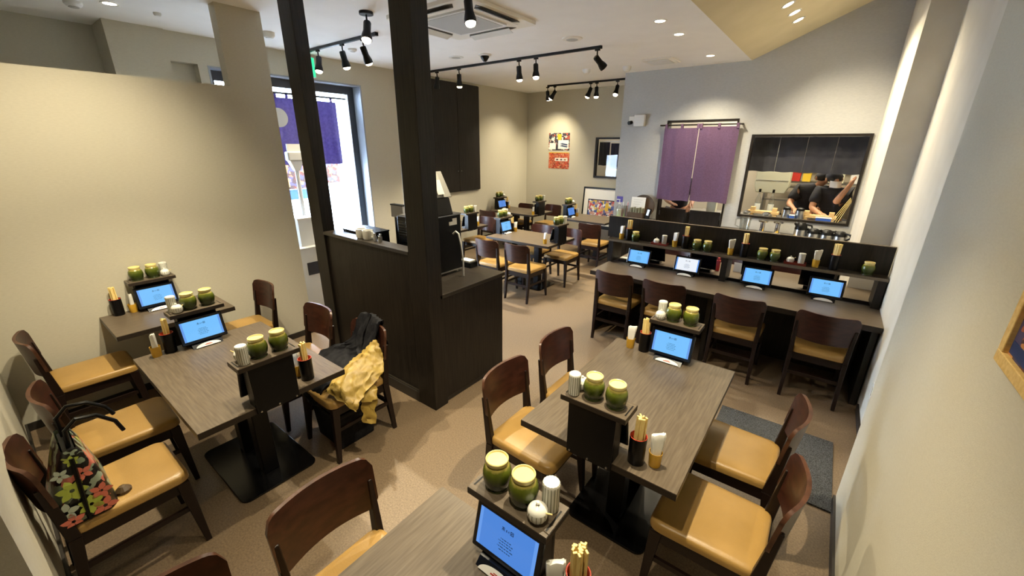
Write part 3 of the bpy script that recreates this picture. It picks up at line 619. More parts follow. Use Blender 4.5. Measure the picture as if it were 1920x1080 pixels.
def stand(ex, ey, rz, w, s, screen='scr_cyan', items=True, grp='tablet stands on the tables'):
    """ex, ey: middle of the table's edge; local +y points in over the table; s: side where shaker and pot stand"""
    R = Matrix.Rotation(rz, 3, 'Z')
    def W(x, y, z): v = R @ Vector((x, y, z)); return (ex+v.x, ey+v.y, T+v.z)
    t = thing('tablet_stand', 'dark tablet stand topped by a tray, %s' % w, 'tablet stand', (ex, ey, T), rz, grp)
    obj('back_board', shared('bb', lambda: MB().add([(-0.106,-0.014,-0.034),(0.106,-0.014,-0.034),(0.110,-0.010,0.224),(-0.110,-0.010,0.224),(-0.106,-0.002,-0.034),(0.106,-0.002,-0.034),(0.110,0.002,0.224),(-0.110,0.002,0.224)], [(0,1,2,3),(7,6,5,4),(0,4,5,1),(1,5,6,2),(2,6,7,3),(3,7,4,0)]).mesh('board', 'black')), t)
    for bx in (-0.09, 0.0, 0.09): obj('bolt', shared('bolt', lambda: MB().tube([(0,-0.0145,0),(0,-0.019,0)], 0.0045, 10).mesh('bolt', 'steel')), t, (bx, 0, -0.022))
    for sx in (-1, 1): obj('side_board', shared(('sb', sx), lambda: MB().prism([(sx*0.108,0.002),(sx*0.108,0.065),(sx*0.100,0.065),(sx*0.100,0.002)], 0.0, 0.224).mesh('side', 'black')), t)
    tr = obj('tray', shared('tray', lambda: MB().box(-0.15,0.15,-0.016,0.114,0.224,0.246,1).box(-0.149,0.149,-0.015,0.113,0.246,0.249,0).mesh('tray', ['top','topedge'])), t)
    for sx in (-1, 1): obj('slot', shared('slot', lambda: MB().box(-0.003,0.003,-0.04,0.045,0.2488,0.2494).mesh('slot', 'black')), tr, (sx*0.137, 0.05, 0))
    obj('foot', shared('foot', lambda: MB().add([(-0.085,0.06,0.0),(0.085,0.06,0.0),(0.085,0.155,0.0),(-0.085,0.155,0.0),(-0.085,0.06,0.03),(0.085,0.06,0.03),(0.085,0.132,0.022),(-0.085,0.132,0.022)], [(0,3,2,1),(4,5,6,7),(0,1,5,4),(1,2,6,5),(2,3,7,6),(3,0,4,7)]).mesh('foot', 'tablet')), t)
    b = obj('badge', shared('badge', m_badge), t, (0, 0.158, 0.004)); b.rotation_euler = (math.radians(140), 0, PI) if False else (math.radians(50), 0, PI)
    obj('badge_text', shared('badget', m_badgetext), b)
    px, py, pz = W(0, 0.125, 0.028); tablet(px, py, pz, rz, w, screen)
    if items:
        def J(x, y): return W(x, y, 0.2495)
        jar(*J(s*0.025, 0.05), 'green jar beside the white shaker, %s' % w, 'green jars'); jar(*J(-s*0.078, 0.05), 'green jar at the end of its tray, %s' % w, 'green jars')
        shaker(*J(s*0.105, 0.022), 'tall ribbed white shaker, %s' % w, 'white shakers'); pot(*J(s*0.096, 0.078), 'small round ribbed white pot, %s' % w, 'white condiment pots')
W1 = 'near end of the right foreground table'; W2 = 'far end of the right foreground table'; W3 = 'on the nearest table, bottom edge'
W4 = 'partition end of the four-seat left table'; W5 = 'jacket end of the four-seat left table'; W6 = 'on the small partition table'
stand(-0.607, 1.37, 0, W1, -1, 'scr_cyan'); holder(-0.425, 1.445, T, W1); napkin_cup(-0.355, 1.475, T, W1)
stand(-0.590, 2.53, PI, W2, 1, 'scr_cyan'); holder(-0.765, 2.455, T, W2, 8); napkin_cup(-0.855, 2.445, T, W2)
stand(-0.577, 0.84, PI, W3, -1, 'scr_blue'); holder(-0.345, 0.775, T, W3, 13); napkin_cup(-0.405, 0.745, T, W3)
stand(-3.25, 0.715, -PI/2, W4, 1, 'scr_cyan'); holder(-3.19, 0.535, T, W4, 7); napkin_cup(-3.185, 0.462, T, W4)
stand(-2.105, 0.715, PI/2, W5, -1, 'scr_cyan'); holder(-2.175, 0.915, T, W5, 7); napkin_cup(-2.255, 0.90, T, W5)
stand(-4.28, 0.715, -PI/2, W6, -1, 'scr_cyan'); holder(-4.245, 0.475, T, W6, 8); napkin_cup(-4.235, 0.560, T, W6)
WA = 'left end of the table behind the register'; WB = 'right end of the table behind the register'
WC = 'left end of the far corner table'; WD = 'right end of the far corner table'; WE = 'on the far table by the leaning picture'; WF = 'on the table hidden by the register'
stand(-3.94, 4.885, -PI/2, WA, -1, 'scr_cyan'); napkin_cup(-3.80, 5.07, T, WA); holder(-3.86, 5.07, T, WA, 6)
stand(-2.845, 4.885, PI/2, WB, 1, None); napkin_cup(-2.98, 4.66, T, WB)
stand(-5.57, 6.82, -PI/2, WC, -1, 'scr_blue'); napkin_cup(-5.43, 7.0, T, WC); holder(-5.50, 7.04, T, WC, 5)
stand(-4.47, 6.82, PI/2, WD, 1, None); napkin_cup(-4.53, 6.62, T, WD)
stand(-3.90, 6.82, -PI/2, WE, -1, 'scr_blue'); napkin_cup(-3.77, 7.0, T, WE); holder(-3.82, 7.03, T, WE, 5)
stand(-4.52, 4.86, PI/2, WF, 1, None); napkin_cup(-4.60, 5.08, T, WF)

# ------------------------------------------------------------------ COUNTER
t = thing('counter', 'long double-sided dark wood counter with a raised divider shelf', 'counter', (-1.90, 3.91, 0))
CL = XB - 0.005 + 1.90
o = MB().box(0,CL,0,0.53,T-0.003,T,0).box(-0.001,CL,-0.001,0.53,T-0.045,T-0.003,1).build('worktop', ['ctop','topedge'], t); o['label'] = 'near worktop of grey-brown laminate'
o = MB().box(0.03,CL,0.66,1.24,T-0.003,T,0).box(0.029,CL,0.66,1.24,T-0.045,T-0.003,1).build('worktop', ['ctop','topedge'], t); o['label'] = 'far worktop of grey-brown laminate'
MB().box(0.03,CL,0.585,0.605,0,T-0.05).build('divider_panel', 'dark', t)
for x in (0.04, 1.20, CL-0.05): MB().box(x,x+0.04,0.06,0.585,0,T-0.045).build('end_panel', 'dark', t)
for x in (0.04, 1.20, CL-0.05): MB().box(x,x+0.04,0.605,1.18,0,T-0.045).build('end_panel', 'dark', t)
MB().box(-0.03,CL,0.455,0.74,0.965,0.99).build('shelf', 'darkcap', t)
MB().box(-0.09,CL,0.585,0.605,0.99,1.228).build('back_panel', 'dark', t)
MB().box(-0.09,CL,0.582,0.608,1.228,1.234).build('panel_cap', 'edgeband', t); MB().box(-0.03,CL,0.452,0.455,0.967,0.989).build('shelf_edge', 'edgeband', t)
for x in (-0.02, 1.19, CL-0.06): MB().box(x,x+0.055,0.47,0.73,T,0.965).build('shelf_post', 'dark', t)
MB().box(0.03,CL,0.53,0.66,T-0.06,T-0.03).build('gap_strip', 'black', t)
SY = 4.435; SZ = 0.99
for k, (xc, xh, jars) in enumerate(((-1.795,-1.71,(-1.63,)), (-1.198,-1.092,(-0.975,-0.873)), (-0.658,-0.540,(-0.384,-0.282)), (0.034,0.16,(0.393,)))):
    w2 = ('on the counter shelf, aisle end', 'on the counter shelf, second place', 'on the counter shelf, third place', 'on the counter shelf, wall end')[k]
    napkin_cup(xc, SY, SZ, w2); holder(xh, SY, SZ, w2, 12)
    for q, x in enumerate(jars): jar(x, SY, SZ, 'green jar %s%s' % (w2, ('', '')[q] if len(jars) == 1 else (', left of the pair', ', right of the pair')[q]), 'green jars')
for x, w2 in ((-1.352, 'between the first two counter places'), (-0.117, 'between the last two counter places')):
    tr = thing('serving_tray', 'small red lacquer tray %s' % w2, 'tray', (x, SY, SZ))
    MB().box(-0.085,0.085,-0.045,0.045,0,0.006).build('base', 'redtray', tr); MB().box(-0.085,0.085,-0.045,-0.040,0.006,0.02).box(-0.085,0.085,0.040,0.045,0.006,0.02).box(-0.085,-0.080,-0.04,0.04,0.006,0.02).box(0.080,0.085,-0.04,0.04,0.006,0.02).build('rim', 'redtray', tr)
    pot(x-0.04, SY, SZ+0.006, 'small white pot on the red tray %s' % w2, 'white condiment pots'); shaker(x+0.042, SY, SZ+0.006, 'white shaker on the red tray %s' % w2, 'white shakers')
def desk_tablet(x, y, rz, w2, screen):
    t = thing('tablet_stand', 'low black tablet foot, %s' % w2, 'tablet stand', (x, y, T), rz, 'tablet feet on the counter')
    MB().add([(-0.085,-0.06,0.0),(0.085,-0.06,0.0),(0.085,0.03,0.0),(-0.085,0.03,0.0),(-0.085,-0.06,0.03),(0.085,-0.06,0.03),(0.085,0.012,0.022),(-0.085,0.012,0.022)], [(0,3,2,1),(4,5,6,7),(0,1,5,4),(1,2,6,5),(2,3,7,6),(3,0,4,7)]).build('foot', 'tablet', t)
    b = obj('badge', shared('badge', m_badge), t, (0, 0.034, 0.004)); b.rotation_euler = (math.radians(50), 0, PI)
    R = Matrix.Rotation(rz, 3, 'Z'); v = R @ Vector((0, -0.002, 0.028)); tablet(x+v.x, y+v.y, T+v.z, rz, w2, screen, 17, 'tablets on the counter')
for x, w2, sc in ((-1.55, 'at the aisle end of the counter', 'scr_cyan'), (-1.03, 'at the second counter place', 'scr_white'), (-0.385, 'at the third counter place', 'scr_cyan'), (0.15, 'at the wall end of the counter', 'scr_cyan')):
    desk_tablet(x, 4.36, PI, w2, sc)
for x, w2 in ((-1.47, 'beyond the counter divider, aisle end'), (-0.93, 'beyond the counter divider, second place'), (-0.43, 'beyond the counter divider, third place'), (0.07, 'beyond the counter divider, wall end')):
    desk_tablet(x, 4.68, 0, w2, None)
tag(MB().box(-0.02,0.02,-0.015,0.015,0,0.12).box(-0.012,0.012,-0.01,0.01,0.12,0.15).build('sauce_bottle', 'red', bevel=0.004), 'small red bottle beyond the counter divider', 'bottle').location = (-0.80, 4.75, T)
o = MB().box(-0.06,0.06,-0.001,0.001,0,0.10).build('notice_card', 'paper'); o.location = (-0.60, 4.85, T); tag(o, 'white notice card standing beyond the counter divider', 'card')
o = MB().prism(rrect(0.10,0.08,0.01), 0, 0.006).build('coaster', 'paper'); o.location = (-1.80, 4.62, T); tag(o, 'white paper coaster at the aisle end of the far worktop', 'coaster')

# floor mat by the right wall
tag(MB().box(-0.335, 0.39, 2.55, 3.29, 0.0, 0.012).build('floor_mat', 'mat'), 'charcoal carpet mat on the floor beside the right wall', 'mat')

# ------------------------------------------------------------------ REGISTER COUNTER (posts to the ceiling)
t = thing('register_counter', 'black-brown register counter with two posts rising to the ceiling', 'counter', (-2.13, 1.812, 0))
X0 = -1.53
o = MB().box(-0.195,0,0,0.135,0,H).build('post', 'dark', t, bevel=0.004); o['label'] = 'thick right post at the counter corner'
o = MB().box(X0,X0+0.185,0,0.11,0,H).build('post', 'dark', t, bevel=0.004); o['label'] = 'left post by the entrance'
MB().box(X0+0.185,-0.195,0.022,0.06,0.09,1.245).build('front_panel', 'dark', t)
MB().box(X0+0.185,-0.195,-0.004,0.115,1.245,1.272).build('ledge', 'darkcap', t, bevel=0.003)
MB().box(X0+0.185,-0.195,0.0,0.03,0.0,0.09).build('plinth', 'base', t)
MB().box(X0+0.185,-0.195,0.008,0.024,0.09,0.10).build('plinth_lip', 'darkcap', t)
MB().box(-0.03,-0.012,0.135,0.86,0.05,0.915).build('side_panel', 'dark', t)
MB().box(-0.05,-0.025,0.135,0.85,0.0,0.05).build('plinth', 'base', t)
MB().box(-0.70,0.0,0.11,0.885,0.915,0.945).build('worktop', 'darkcap', t, bevel=0.003)
MB().box(-0.68,-0.03,0.84,0.86,0.05,0.915).build('back_panel', 'dark', t)
MB().box(X0,-0.70,0.11,0.45,0.88,0.91).build('inner_worktop', 'darkcap', t)
# point-of-sale machine and what stands around it
t = thing('cash_register', 'tall black cash register machine on the register counter', 'cash register', (-2.62, 2.30, 0.945))
MB().box(-0.16,0.16,-0.18,0.20,0.03,0.50).build('cabinet', 'black', t, bevel=0.006)
MB().box(-0.162,0.162,-0.182,0.202,0.022,0.032).build('base_trim', 'steel', t)
for x in (-0.13, 0.13):
    for y in (-0.14, 0.16): MB().lathe([(0,0),(0.014,0),(0.014,0.022),(0,0.022)], 10).build('foot', 'white', t).location = (x, y, 0)
MB().box(0.160,0.163,0.06,0.15,0.42,0.45).box(0.160,0.163,0.10,0.15,0.45,0.475).build('sticker', 'paper', t)
MB().box(-0.165,0.165,-0.185,0.205,0.50,0.512).build('top_plate', 'steel', t)
t = thing('receipt_printer', 'black receipt printer on top of the cash register', 'printer', (-2.55, 2.26, 1.457))
MB().add([(-0.10,-0.13,0),(0.12,-0.13,0),(0.12,0.13,0),(-0.10,0.13,0),(-0.10,-0.12,0.14),(0.09,-0.12,0.14),(0.09,0.12,0.14),(-0.10,0.12,0.14)], [(0,3,2,1),(4,5,6,7),(0,1,5,4),(1,2,6,5),(2,3,7,6),(3,0,4,7)]).build('body', 'black', t, bevel=0.01)
MB().box(0.0,0.06,-0.10,0.10,0.139,0.143).build('paper_slot', 'slot', t)
t = thing('sign_holder', 'clear sign stand with a grey printed sheet on the printer', 'sign', (-2.49, 2.275, 1.597))
MB().add([(0.02,-0.13,0),(0.02,0.13,0),(-0.06,0.10,0.20),(-0.06,-0.12,0.20),(0.026,-0.13,0.002),(0.026,0.13,0.002),(-0.054,0.10,0.202),(-0.054,-0.12,0.202)], [(0,1,2,3),(7,6,5,4),(0,4,5,1),(1,5,6,2),(2,6,7,3),(3,7,4,0)]).build('panel', 'offgrey', t)
MB().add([(0.026,-0.11,0.012),(0.026,0.06,0.012),(-0.046,0.05,0.188),(-0.046,-0.10,0.188)], [(0,1,2,3)]).build('sheet', 'poster_grey', t).location = (0.003, 0, 0)
MB().add([(0.028,-0.02,0.03),(0.028,0.05,0.03),(-0.018,0.045,0.14),(-0.018,-0.015,0.14)], [(0,1,2,3)]).build('slip', 'paper', t).location = (0.004, 0, 0)
MB().box(-0.10,0.03,-0.13,0.13,0,0.004).build('foot', 'black', t)
tag(MB().tube([(-2.458,2.40,1.29),(-2.43,2.405,1.315),(-2.39,2.40,1.30),(-2.355,2.39,1.20),(-2.335,2.385,1.08),(-2.325,2.375,0.95)], 0.0075, 8).build('cable', 'white', smooth=True), 'thick white cable curving down the side of the cash register', 'cable')
t = thing('monitor', 'small black ribbed monitor behind the ledge, left of the right post', 'monitor', (-2.58, 2.06, 0.945))
MB().box(-0.13,0.10,-0.03,0.03,0.28,0.52).build('case', 'black', t, bevel=0.008); MB().box(-0.05,0.05,-0.02,0.02,0.0,0.28).build('stem', 'black', t); MB().box(-0.08,0.08,-0.05,0.05,0,0.012).build('foot', 'black', t)
for k in range(9): MB().box(-0.11,0.08,-0.034,-0.030,0.31+0.021*k,0.318+0.021*k).build('rib', 'tablet', t)
t = thing('display_pole', 'grey customer display standing behind the small monitor', 'display', (-2.92, 2.20, 0.91))
MB().box(-0.02,0.02,-0.02,0.02,0,0.50).build('pole', 'black', t); MB().box(-0.06,0.10,-0.02,0.02,0.50,0.60).build('panel', 'grille', t); MB().box(-0.065,0.105,-0.022,0.022,0.60,0.61).build('cap', 'black', t); MB().box(-0.06,0.06,-0.06,0.06,0,0.01).build('foot', 'black', t)
t = thing('storage_box', 'low black box behind the register ledge', 'box', (-3.22, 2.05, 0.91))
MB().box(-0.17,0.20,-0.10,0.12,0.0,0.37).build('body', 'black', t, bevel=0.004); MB().box(-0.172,0.202,-0.102,0.122,0.37,0.38).build('lid', 'tablet', t)
for x, y, lab in ((-2.995, 1.878, 'white mug on the register ledge, nearer the entrance'), (-2.905, 1.880, 'white mug on the register ledge, nearer the monitor')):
    t = thing('mug', lab, 'mug', (x, y, 1.272), 0.2); MB().lathe([(0,0),(0.034,0),(0.040,0.010),(0.042,0.075),(0.039,0.075),(0.036,0.013),(0,0.010)], 20).build('cup', 'ceramic', t, smooth=True)
    MB().tube([(0.040,0,0.065),(0.060,0,0.062),(0.065,0,0.042),(0.056,0,0.022),(0.038,0,0.02)], 0.005, 8).build('handle', 'ceramic', t, smooth=True)
for k, (x, y) in enumerate(((-2.80,1.875),(-2.765,1.90),(-2.735,1.87))):
    t = thing('spice_bottle', ('tall silver-capped bottle by the mugs, left of three', 'silver-capped bottle by the mugs, middle of three', 'short silver-capped bottle beside the monitor')[k], 'bottle', (x, y, 1.272))
    MB().lathe([(0,0),(0.013,0),(0.013,0.035),(0.008,0.042),(0.008,0.046)], 12).build('glass_body', 'steel', t, smooth=True); MB().lathe([(0.010,0.045),(0.010,0.064-0.007*k),(0,0.066-0.007*k)], 12).build('cap', 'chrome', t, smooth=True)
t = thing('menu_rack', 'low black rack on the far edge of the register counter', 'rack', (-2.50, 2.63, 0.945))
MB().box(-0.10,0.06,-0.05,0.05,0,0.05).build('body', 'black', t, bevel=0.004); MB().box(-0.08,0.04,-0.04,0.04,0.05,0.062).build('slips', 'paper', t)

# ------------------------------------------------------------------ LEFT WALL, FAR WALL
t = thing('wall_cabinet', 'tall black-brown double-door cabinet flush on the left wall', 'cabinet', (XL, 5.78, 1.15))
MB().box(0,0.03,-0.60,0.59,0,1.90).build('body', 'dark', t)
for s in (-1, 1):
    d = MB().box(0.03,0.048,min(s*0.004,s*0.59),max(s*0.004,s*0.59),0.01,1.89).build('door', 'dark', t, bevel=0.002)
    MB().tube([(0.048,s*0.045,0.385),(0.062,s*0.045,0.385)], 0.011, 12).build('knob', 'chrome', d)
def poster(name, x0, x1, z0, z1, y, m, label, cat='poster'):
    t = thing(name, label, cat, ((x0+x1)/2, y, z0)); w2 = (x1-x0)/2
    MB().box(-w2,w2,-0.004,0,0,z1-z0).build('sheet', m, t); return t
t = poster('menu_poster', -5.13, -4.61, 1.905, 2.26, YF, 'poster_dark', 'dark menu poster with white panels and a yellow beer glass')
MB().box(-0.24,-0.08,-0.0055,-0.0042,0.02,0.15).box(-0.02,0.24,-0.0055,-0.0042,0.03,0.21).build('white_panel', 'paper', t)
MB().prism([(-0.03,0.21),(0.05,0.21),(0.065,0.33),(-0.045,0.33)], 0, 0.0015).build('beer_print', 'yell_print', t)
bp_ = [c_ for c_ in t.children if c_.name.startswith('beer_print')][0]; bp_.rotation_euler = (PI/2,0,0); bp_.location = (0,-0.0045,0)
for z in (0.09, 0.13): MB().add([(0.02,-0.0062,z),(0.20,-0.0062,z-0.03),(0.22,-0.0062,z-0.005),(0.08,-0.0062,z+0.02)], [(0,1,2,3)]).build('fish_print', 'ink', t)
t = poster('menu_poster', -5.12, -4.60, 1.525, 1.865, YF, 'poster_red', 'red and orange menu poster below the dark one')
MB().box(-0.10,0.22,-0.0055,-0.0042,0.16,0.225).build('white_panel', 'paper', t); MB().box(-0.26,0.26,-0.0052,-0.0041,0.325,0.34).build('header_strip', 'yell_print', t)
for k in range(3): MB().box(-0.07+0.10*k,-0.01+0.10*k,-0.0066,-0.0056,0.175,0.205).build('dish_print', 'food', t)
# leaning framed picture
t = thing('leaning_frame', 'large black frame with white mat leaning on the far wall', 'picture frame', (-3.72, YF-0.24, 0)); t.rotation_euler = (-0.09,0,0)
MB().box(-0.40,0.40,-0.02,0,0.40,0.43).box(-0.40,0.40,-0.02,0,1.17,1.20).box(-0.40,-0.372,-0.02,0,0.43,1.17).box(0.372,0.40,-0.02,0,0.43,1.17).build('frame', 'black', t)
MB().box(-0.372,0.372,-0.012,-0.004,0.43,1.17).build('mat_board', 'paper', t)
MB().box(-0.375,-0.345,-0.01,0.0,0.0,0.40).box(0.345,0.375,-0.01,0.0,0.0,0.40).box(-0.40,0.40,-0.012,-0.004,0.36,0.40).build('easel', 'black', t)
p = MB().box(-0.27,0.36,-0.026,-0.013,0.50,0.96).build('beer_picture', 'black', t)
MB().box(-0.25,0.35,-0.0285,-0.0262,0.62,0.94).build('print', 'poster_beer', p)
MB().box(-0.25,0.35,-0.0285,-0.0262,0.52,0.615).build('print_band', 'brown', p)
MB().box(0.13,0.20,-0.030,-0.0286,0.74,0.90).build('beer_glass_print', 'yell_print', p)
# small far window: navy half curtain and things behind it
t = thing('half_curtain', 'navy half curtain behind the small far window', 'curtain', (-3.65, YF+0.2, 1.375))
def wavy(x0, x1, z0, z1, amp, fr, n=24, ph=0.0, th=0.003, nz=6):
    vs = []; 
    for s in (0, 1):
        for j in range(nz+1):
            v = j/nz
            for i in range(n+1):
                u = i/n; vs.append((x0+(x1-x0)*u, amp*(1.15-v*0.75)*math.sin(fr*u*2*PI+ph) + amp*0.4*math.sin(fr*2.3*u*2*PI+ph*2+v*1.5) + s*th, z0+(z1-z0)*v + 0.004*math.sin(9*u+ph)*(1-v)))
    n1 = n+1; N = n1*(nz+1); fs = []
    for j in range(nz):
        for i in range(n):
            a = j*n1+i; fs += [(a,a+1,a+n1+1,a+n1), (N+a,N+a+n1,N+a+n1+1,N+a+1)]
    for i in range(n): fs += [(i,N+i,N+i+1,i+1), (nz*n1+i,nz*n1+i+1,N+nz*n1+i+1,N+nz*n1+i)]
    for j in range(nz): a = j*n1; b2 = j*n1+n; fs += [(a,a+n1,N+a+n1,N+a), (b2,N+b2,N+b2+n1,b2+n1)]
    return MB().add(vs, fs)
wavy(-0.36,-0.12,0.24,0.70,0.012,1.5).build('panel', 'noren_dark', t, smooth=True)
wavy(-0.10,0.34,0.20,0.68,0.015,2.5,ph=1).build('panel', 'noren_dark', t, smooth=True)
MB().tube([(-0.40,0,0.715),(0.40,0,0.715)], 0.008, 8).build('rod', 'steel', t)
o = MB().box(-0.22,0.22,-0.12,0.12,0,0.22).build('cardboard_carton', 'creambox', bevel=0.006); o.location = (-3.62, 8.6, 1.30); tag(o, 'cream carton behind the small far window', 'box')
o = MB().box(-0.12,0.12,-0.10,0.10,0,0.20).build('plastic_bin', 'blue', bevel=0.01); o.location = (-3.42, 8.42, 1.30); tag(o, 'blue bin behind the small far window', 'bin')
o = MB().box(-0.75,0.75,-0.28,0.28,0,1.30).build('storage_cabinet', 'steel'); o.location = (-3.7, 8.55, 0); tag(o, 'steel cabinet behind the small far window', 'cabinet')

# ------------------------------------------------------------------ ENTRANCE: curtain, street, stand
t = thing('entrance_curtain', 'violet shop curtain with a white circle hanging outside the entrance', 'curtain', (XL-0.32, 2.86, 0)); t.rotation_euler = (0,0,PI/2)
for k in range(4):
    x0 = -0.80+0.39*k; c2 = wavy(x0, x0+0.3895, 1.72, 2.58, 0.010, 1.3, ph=k*1.3).build('panel', 'noren_out', t, smooth=True)
    for q in (0.06, 0.30): MB().box(x0+q, x0+q+0.035, -0.006, 0.006, 2.57, 2.64).build('loop', 'noren_out', c2)
MB().tube([(-0.95,0,2.635),(0.95,0,2.635)], 0.014, 10).build('rod', 'black', t)
cm = MB().lathe([(0,0),(0.12,0),(0.12,0.004),(0,0.004)], 28).build('circle_mark', 'paper', t); cm.rotation_euler = (PI/2,0,0); cm.location = (-0.10,-0.024,2.33)
def street_poster(y0, y1, z0, z1, m, lab):
    t = thing('street_poster', lab, 'poster', (-7.0, (y0+y1)/2, z0)); t.rotation_euler = (0,0,PI/2); w2 = (y1-y0)/2
    MB().box(-w2,w2,-0.01,0.01,0,z1-z0).build('sheet', m, t); MB().box(-0.015,0.015,0.01,0.03,-z0-0.03,z1-z0).build('post', 'white', t); MB().box(-0.15,0.15,-0.12,0.14,-z0-0.03,-z0-0.01).build('foot', 'white', t)
street_poster(3.15, 3.50, 1.30, 1.72, 'food', 'red food poster outside, left of the left post'); street_poster(3.72, 4.09, 1.36, 1.74, 'food', 'red food poster outside, right of the left post')
o = MB().box(-0.01,0.01,-0.16,0.18,0.0,0.16).build('blue_banner', 'blue'); o.location = (-7.02, 3.32, 1.13); tag(o, 'blue strip of print under the left outdoor poster', 'banner')
o = MB().box(-0.4,0.4,-3,3,0,2.6).build('street_building', 'facade', bevel=0.02); o.location = (-13.5, 9.2, -0.03); tag(o, 'pale blue building side seen through the entrance glass', 'building')
t = thing('white_cabinet', 'low white cabinet with a black plate beside the beige pillar', 'cabinet', (-5.10, 2.45, 0))
MB().box(-0.20,0.15,-0.30,0.42,0,0.78).build('body', 'white', t, bevel=0.004); MB().box(-0.21,0.16,-0.31,0.43,0.78,0.80).build('top', 'white', t, bevel=0.003)
MB().box(0.15,0.156,-0.135,0.12,0.45,0.61).build('black_plate', 'alu', t, bevel=0.003)
t = thing('brochure_bin', 'white open bin standing on the low white cabinet', 'bin', (-5.12, 2.45, 0.80))
MB().box(-0.08,0.08,-0.12,0.13,0,0.01).box(-0.08,-0.074,-0.12,0.13,0.01,0.34).box(0.074,0.08,-0.12,0.13,0.01,0.34).box(-0.074,0.074,-0.12,-0.114,0.01,0.34).box(-0.074,0.074,0.124,0.13,0.01,0.34).build('box', 'white', t); MB().box(-0.09,0.09,-0.13,0.14,0.33,0.345).box(-0.07,0.07,-0.11,0.12,0.33,0.346).build('rim', 'offwhite', t)
t = thing('thermometer_stand', 'slim white pole stand with a flat head in the entrance', 'stand', (-5.42, 2.60, 0))
MB().lathe([(0,0.0),(0.10,0.0),(0.10,0.02),(0,0.02)],20).build('base', 'white', t); MB().tube([(0,0,0.02),(0,0,1.78)], 0.024, 12).build('pole', 'white', t, smooth=True)
MB().box(-0.05,0.05,-0.10,0.10,1.80,1.91).build('head', 'white', t, bevel=0.015); MB().add([(-0.03,-0.03,1.68),(0.03,-0.03,1.68),(0.03,0.03,1.68),(-0.03,0.03,1.68),(-0.045,-0.08,1.80),(0.045,-0.08,1.80),(0.045,0.08,1.80),(-0.045,0.08,1.80)], [(0,3,2,1),(4,5,6,7),(0,1,5,4),(1,2,6,5),(2,3,7,6),(3,0,4,7)]).build('neck', 'white', t)
MB().box(-0.012,0.012,-0.08,0.08,1.91,2.0).build('screen', 'white', t)

# ------------------------------------------------------------------ KITCHEN WALL THINGS
t = thing('kitchen_curtain', 'purple half curtain over the kitchen doorway', 'curtain', (-1.70, YK-0.07, 0))
a = wavy(-0.50,-0.005,1.20,2.26,0.010,1.6,ph=0.4).build('panel', 'noren', t, smooth=True); b = wavy(0.005,0.53,1.215,2.275,0.012,1.5,ph=2.2).build('panel', 'noren', t, smooth=True)
for k, x in enumerate((-0.49,-0.26,-0.03,0.01,0.25,0.49)): MB().box(x,x+0.035,-0.012,0.016,2.25,2.318).build('loop', 'noren', a if k < 3 else b)
MB().tube([(-0.57,0.002,2.303),(0.57,0.002,2.303)], 0.011, 10).build('rod', 'dark', t); 
for s in (-1,1): MB().box(s*0.555-0.01,s*0.555+0.01,0,0.07,2.293,2.313).build('bracket', 'dark', t)
for s, x0, x1 in ((-1,-2.145,-1.755), (1,-1.68,-1.245)):
    t = thing('swing_door', 'low dark saloon door under the purple curtain, %s leaf' % ('left' if s < 0 else 'right'), 'door', (x0, YK+0.03, 0.28)); w2 = x1-x0
    MB().box(0,w2,0,0.03,0,0.77).build('panel', 'dark', t, bevel=0.003); MB().box(0,w2,-0.004,0.034,0.77,0.78).build('cap', 'topedge', t)
    for z in (0.1, 0.66): MB().box(-0.03 if s < 0 else w2, 0.0 if s < 0 else w2+0.03, 0.005,0.025,z,z+0.07).build('hinge', 'steel', t)
t = thing('wall_unit', 'white square control box on the kitchen wall', 'control box', (-2.62, YK, 2.30))
MB().box(-0.085,0.085,-0.07,0,0,0.17).build('case', 'white', t, bevel=0.008)
t = thing('security_camera', 'small wall camera with black lens left of the control box', 'camera', (-2.755, YK, 2.30))
MB().box(-0.045,0.045,-0.03,0,0.06,0.15).build('plate', 'offwhite', t, bevel=0.004); MB().tube([(0,-0.03,0.06),(-0.02,-0.09,0.05)], 0.028, 12).build('lens', 'black', t, smooth=True)
def sideboard(x0, x1, lab):
    t = thing('sideboard', lab, 'sideboard', (x0, 6.42, 0)); w2 = x1-x0
    MB().box(0,w2,0.02,0.36,0.06,0.845).build('body', 'dark', t); MB().box(-0.01,w2+0.01,0,0.365,0.845,0.87).build('top', 'darkcap', t); MB().box(0.02,w2-0.02,0.05,0.35,0,0.06).build('plinth', 'base', t)
    n = max(2, round(w2/0.45))
    for k in range(n):
        d = MB().box(w2*k/n+0.004,w2*(k+1)/n-0.004,0.002,0.02,0.08,0.83).build('door', 'dark', t); MB().box(w2*(k+0.5)/n-0.05,w2*(k+0.5)/n+0.05,-0.012,0.002,0.76,0.77).build('handle', 'steel', d)
sideboard(-2.81, -2.21, 'dark sideboard left of the kitchen doorway'); sideboard(-1.18, 0.30, 'dark sideboard under the kitchen window')
Z8 = 0.87
t = thing('round_tray', 'round brown serving tray leaning on the kitchen wall', 'tray', (-2.395, YK-0.085, Z8+0.19)); t.rotation_euler = (PI/2-0.16, 0, 0)
MB().lathe([(0,0),(0.185,0),(0.192,0.006),(0.192,0.022),(0.184,0.022),(0.18,0.008),(0,0.008)], 40).build('disc', 'brown', t, smooth=True)
t = thing('notice_sheet', 'white printed sheet propped in front of the round tray', 'sheet', (-2.46, 6.62, Z8)); t.rotation_euler = (-0.12,0,0.06)
MB().box(-0.115,0.115,-0.002,0.002,0.0,0.345).build('sheet', 'paper', t)
for k in range(4): MB().box(-0.08,0.07-0.02*k,-0.0035,-0.0022,0.30-0.035*k,0.304-0.035*k).build('text_line', 'grille', t)
t = thing('pump_bottle', 'clear hand sanitiser bottle with a violet pump label', 'bottle', (-2.745, 6.56, Z8))
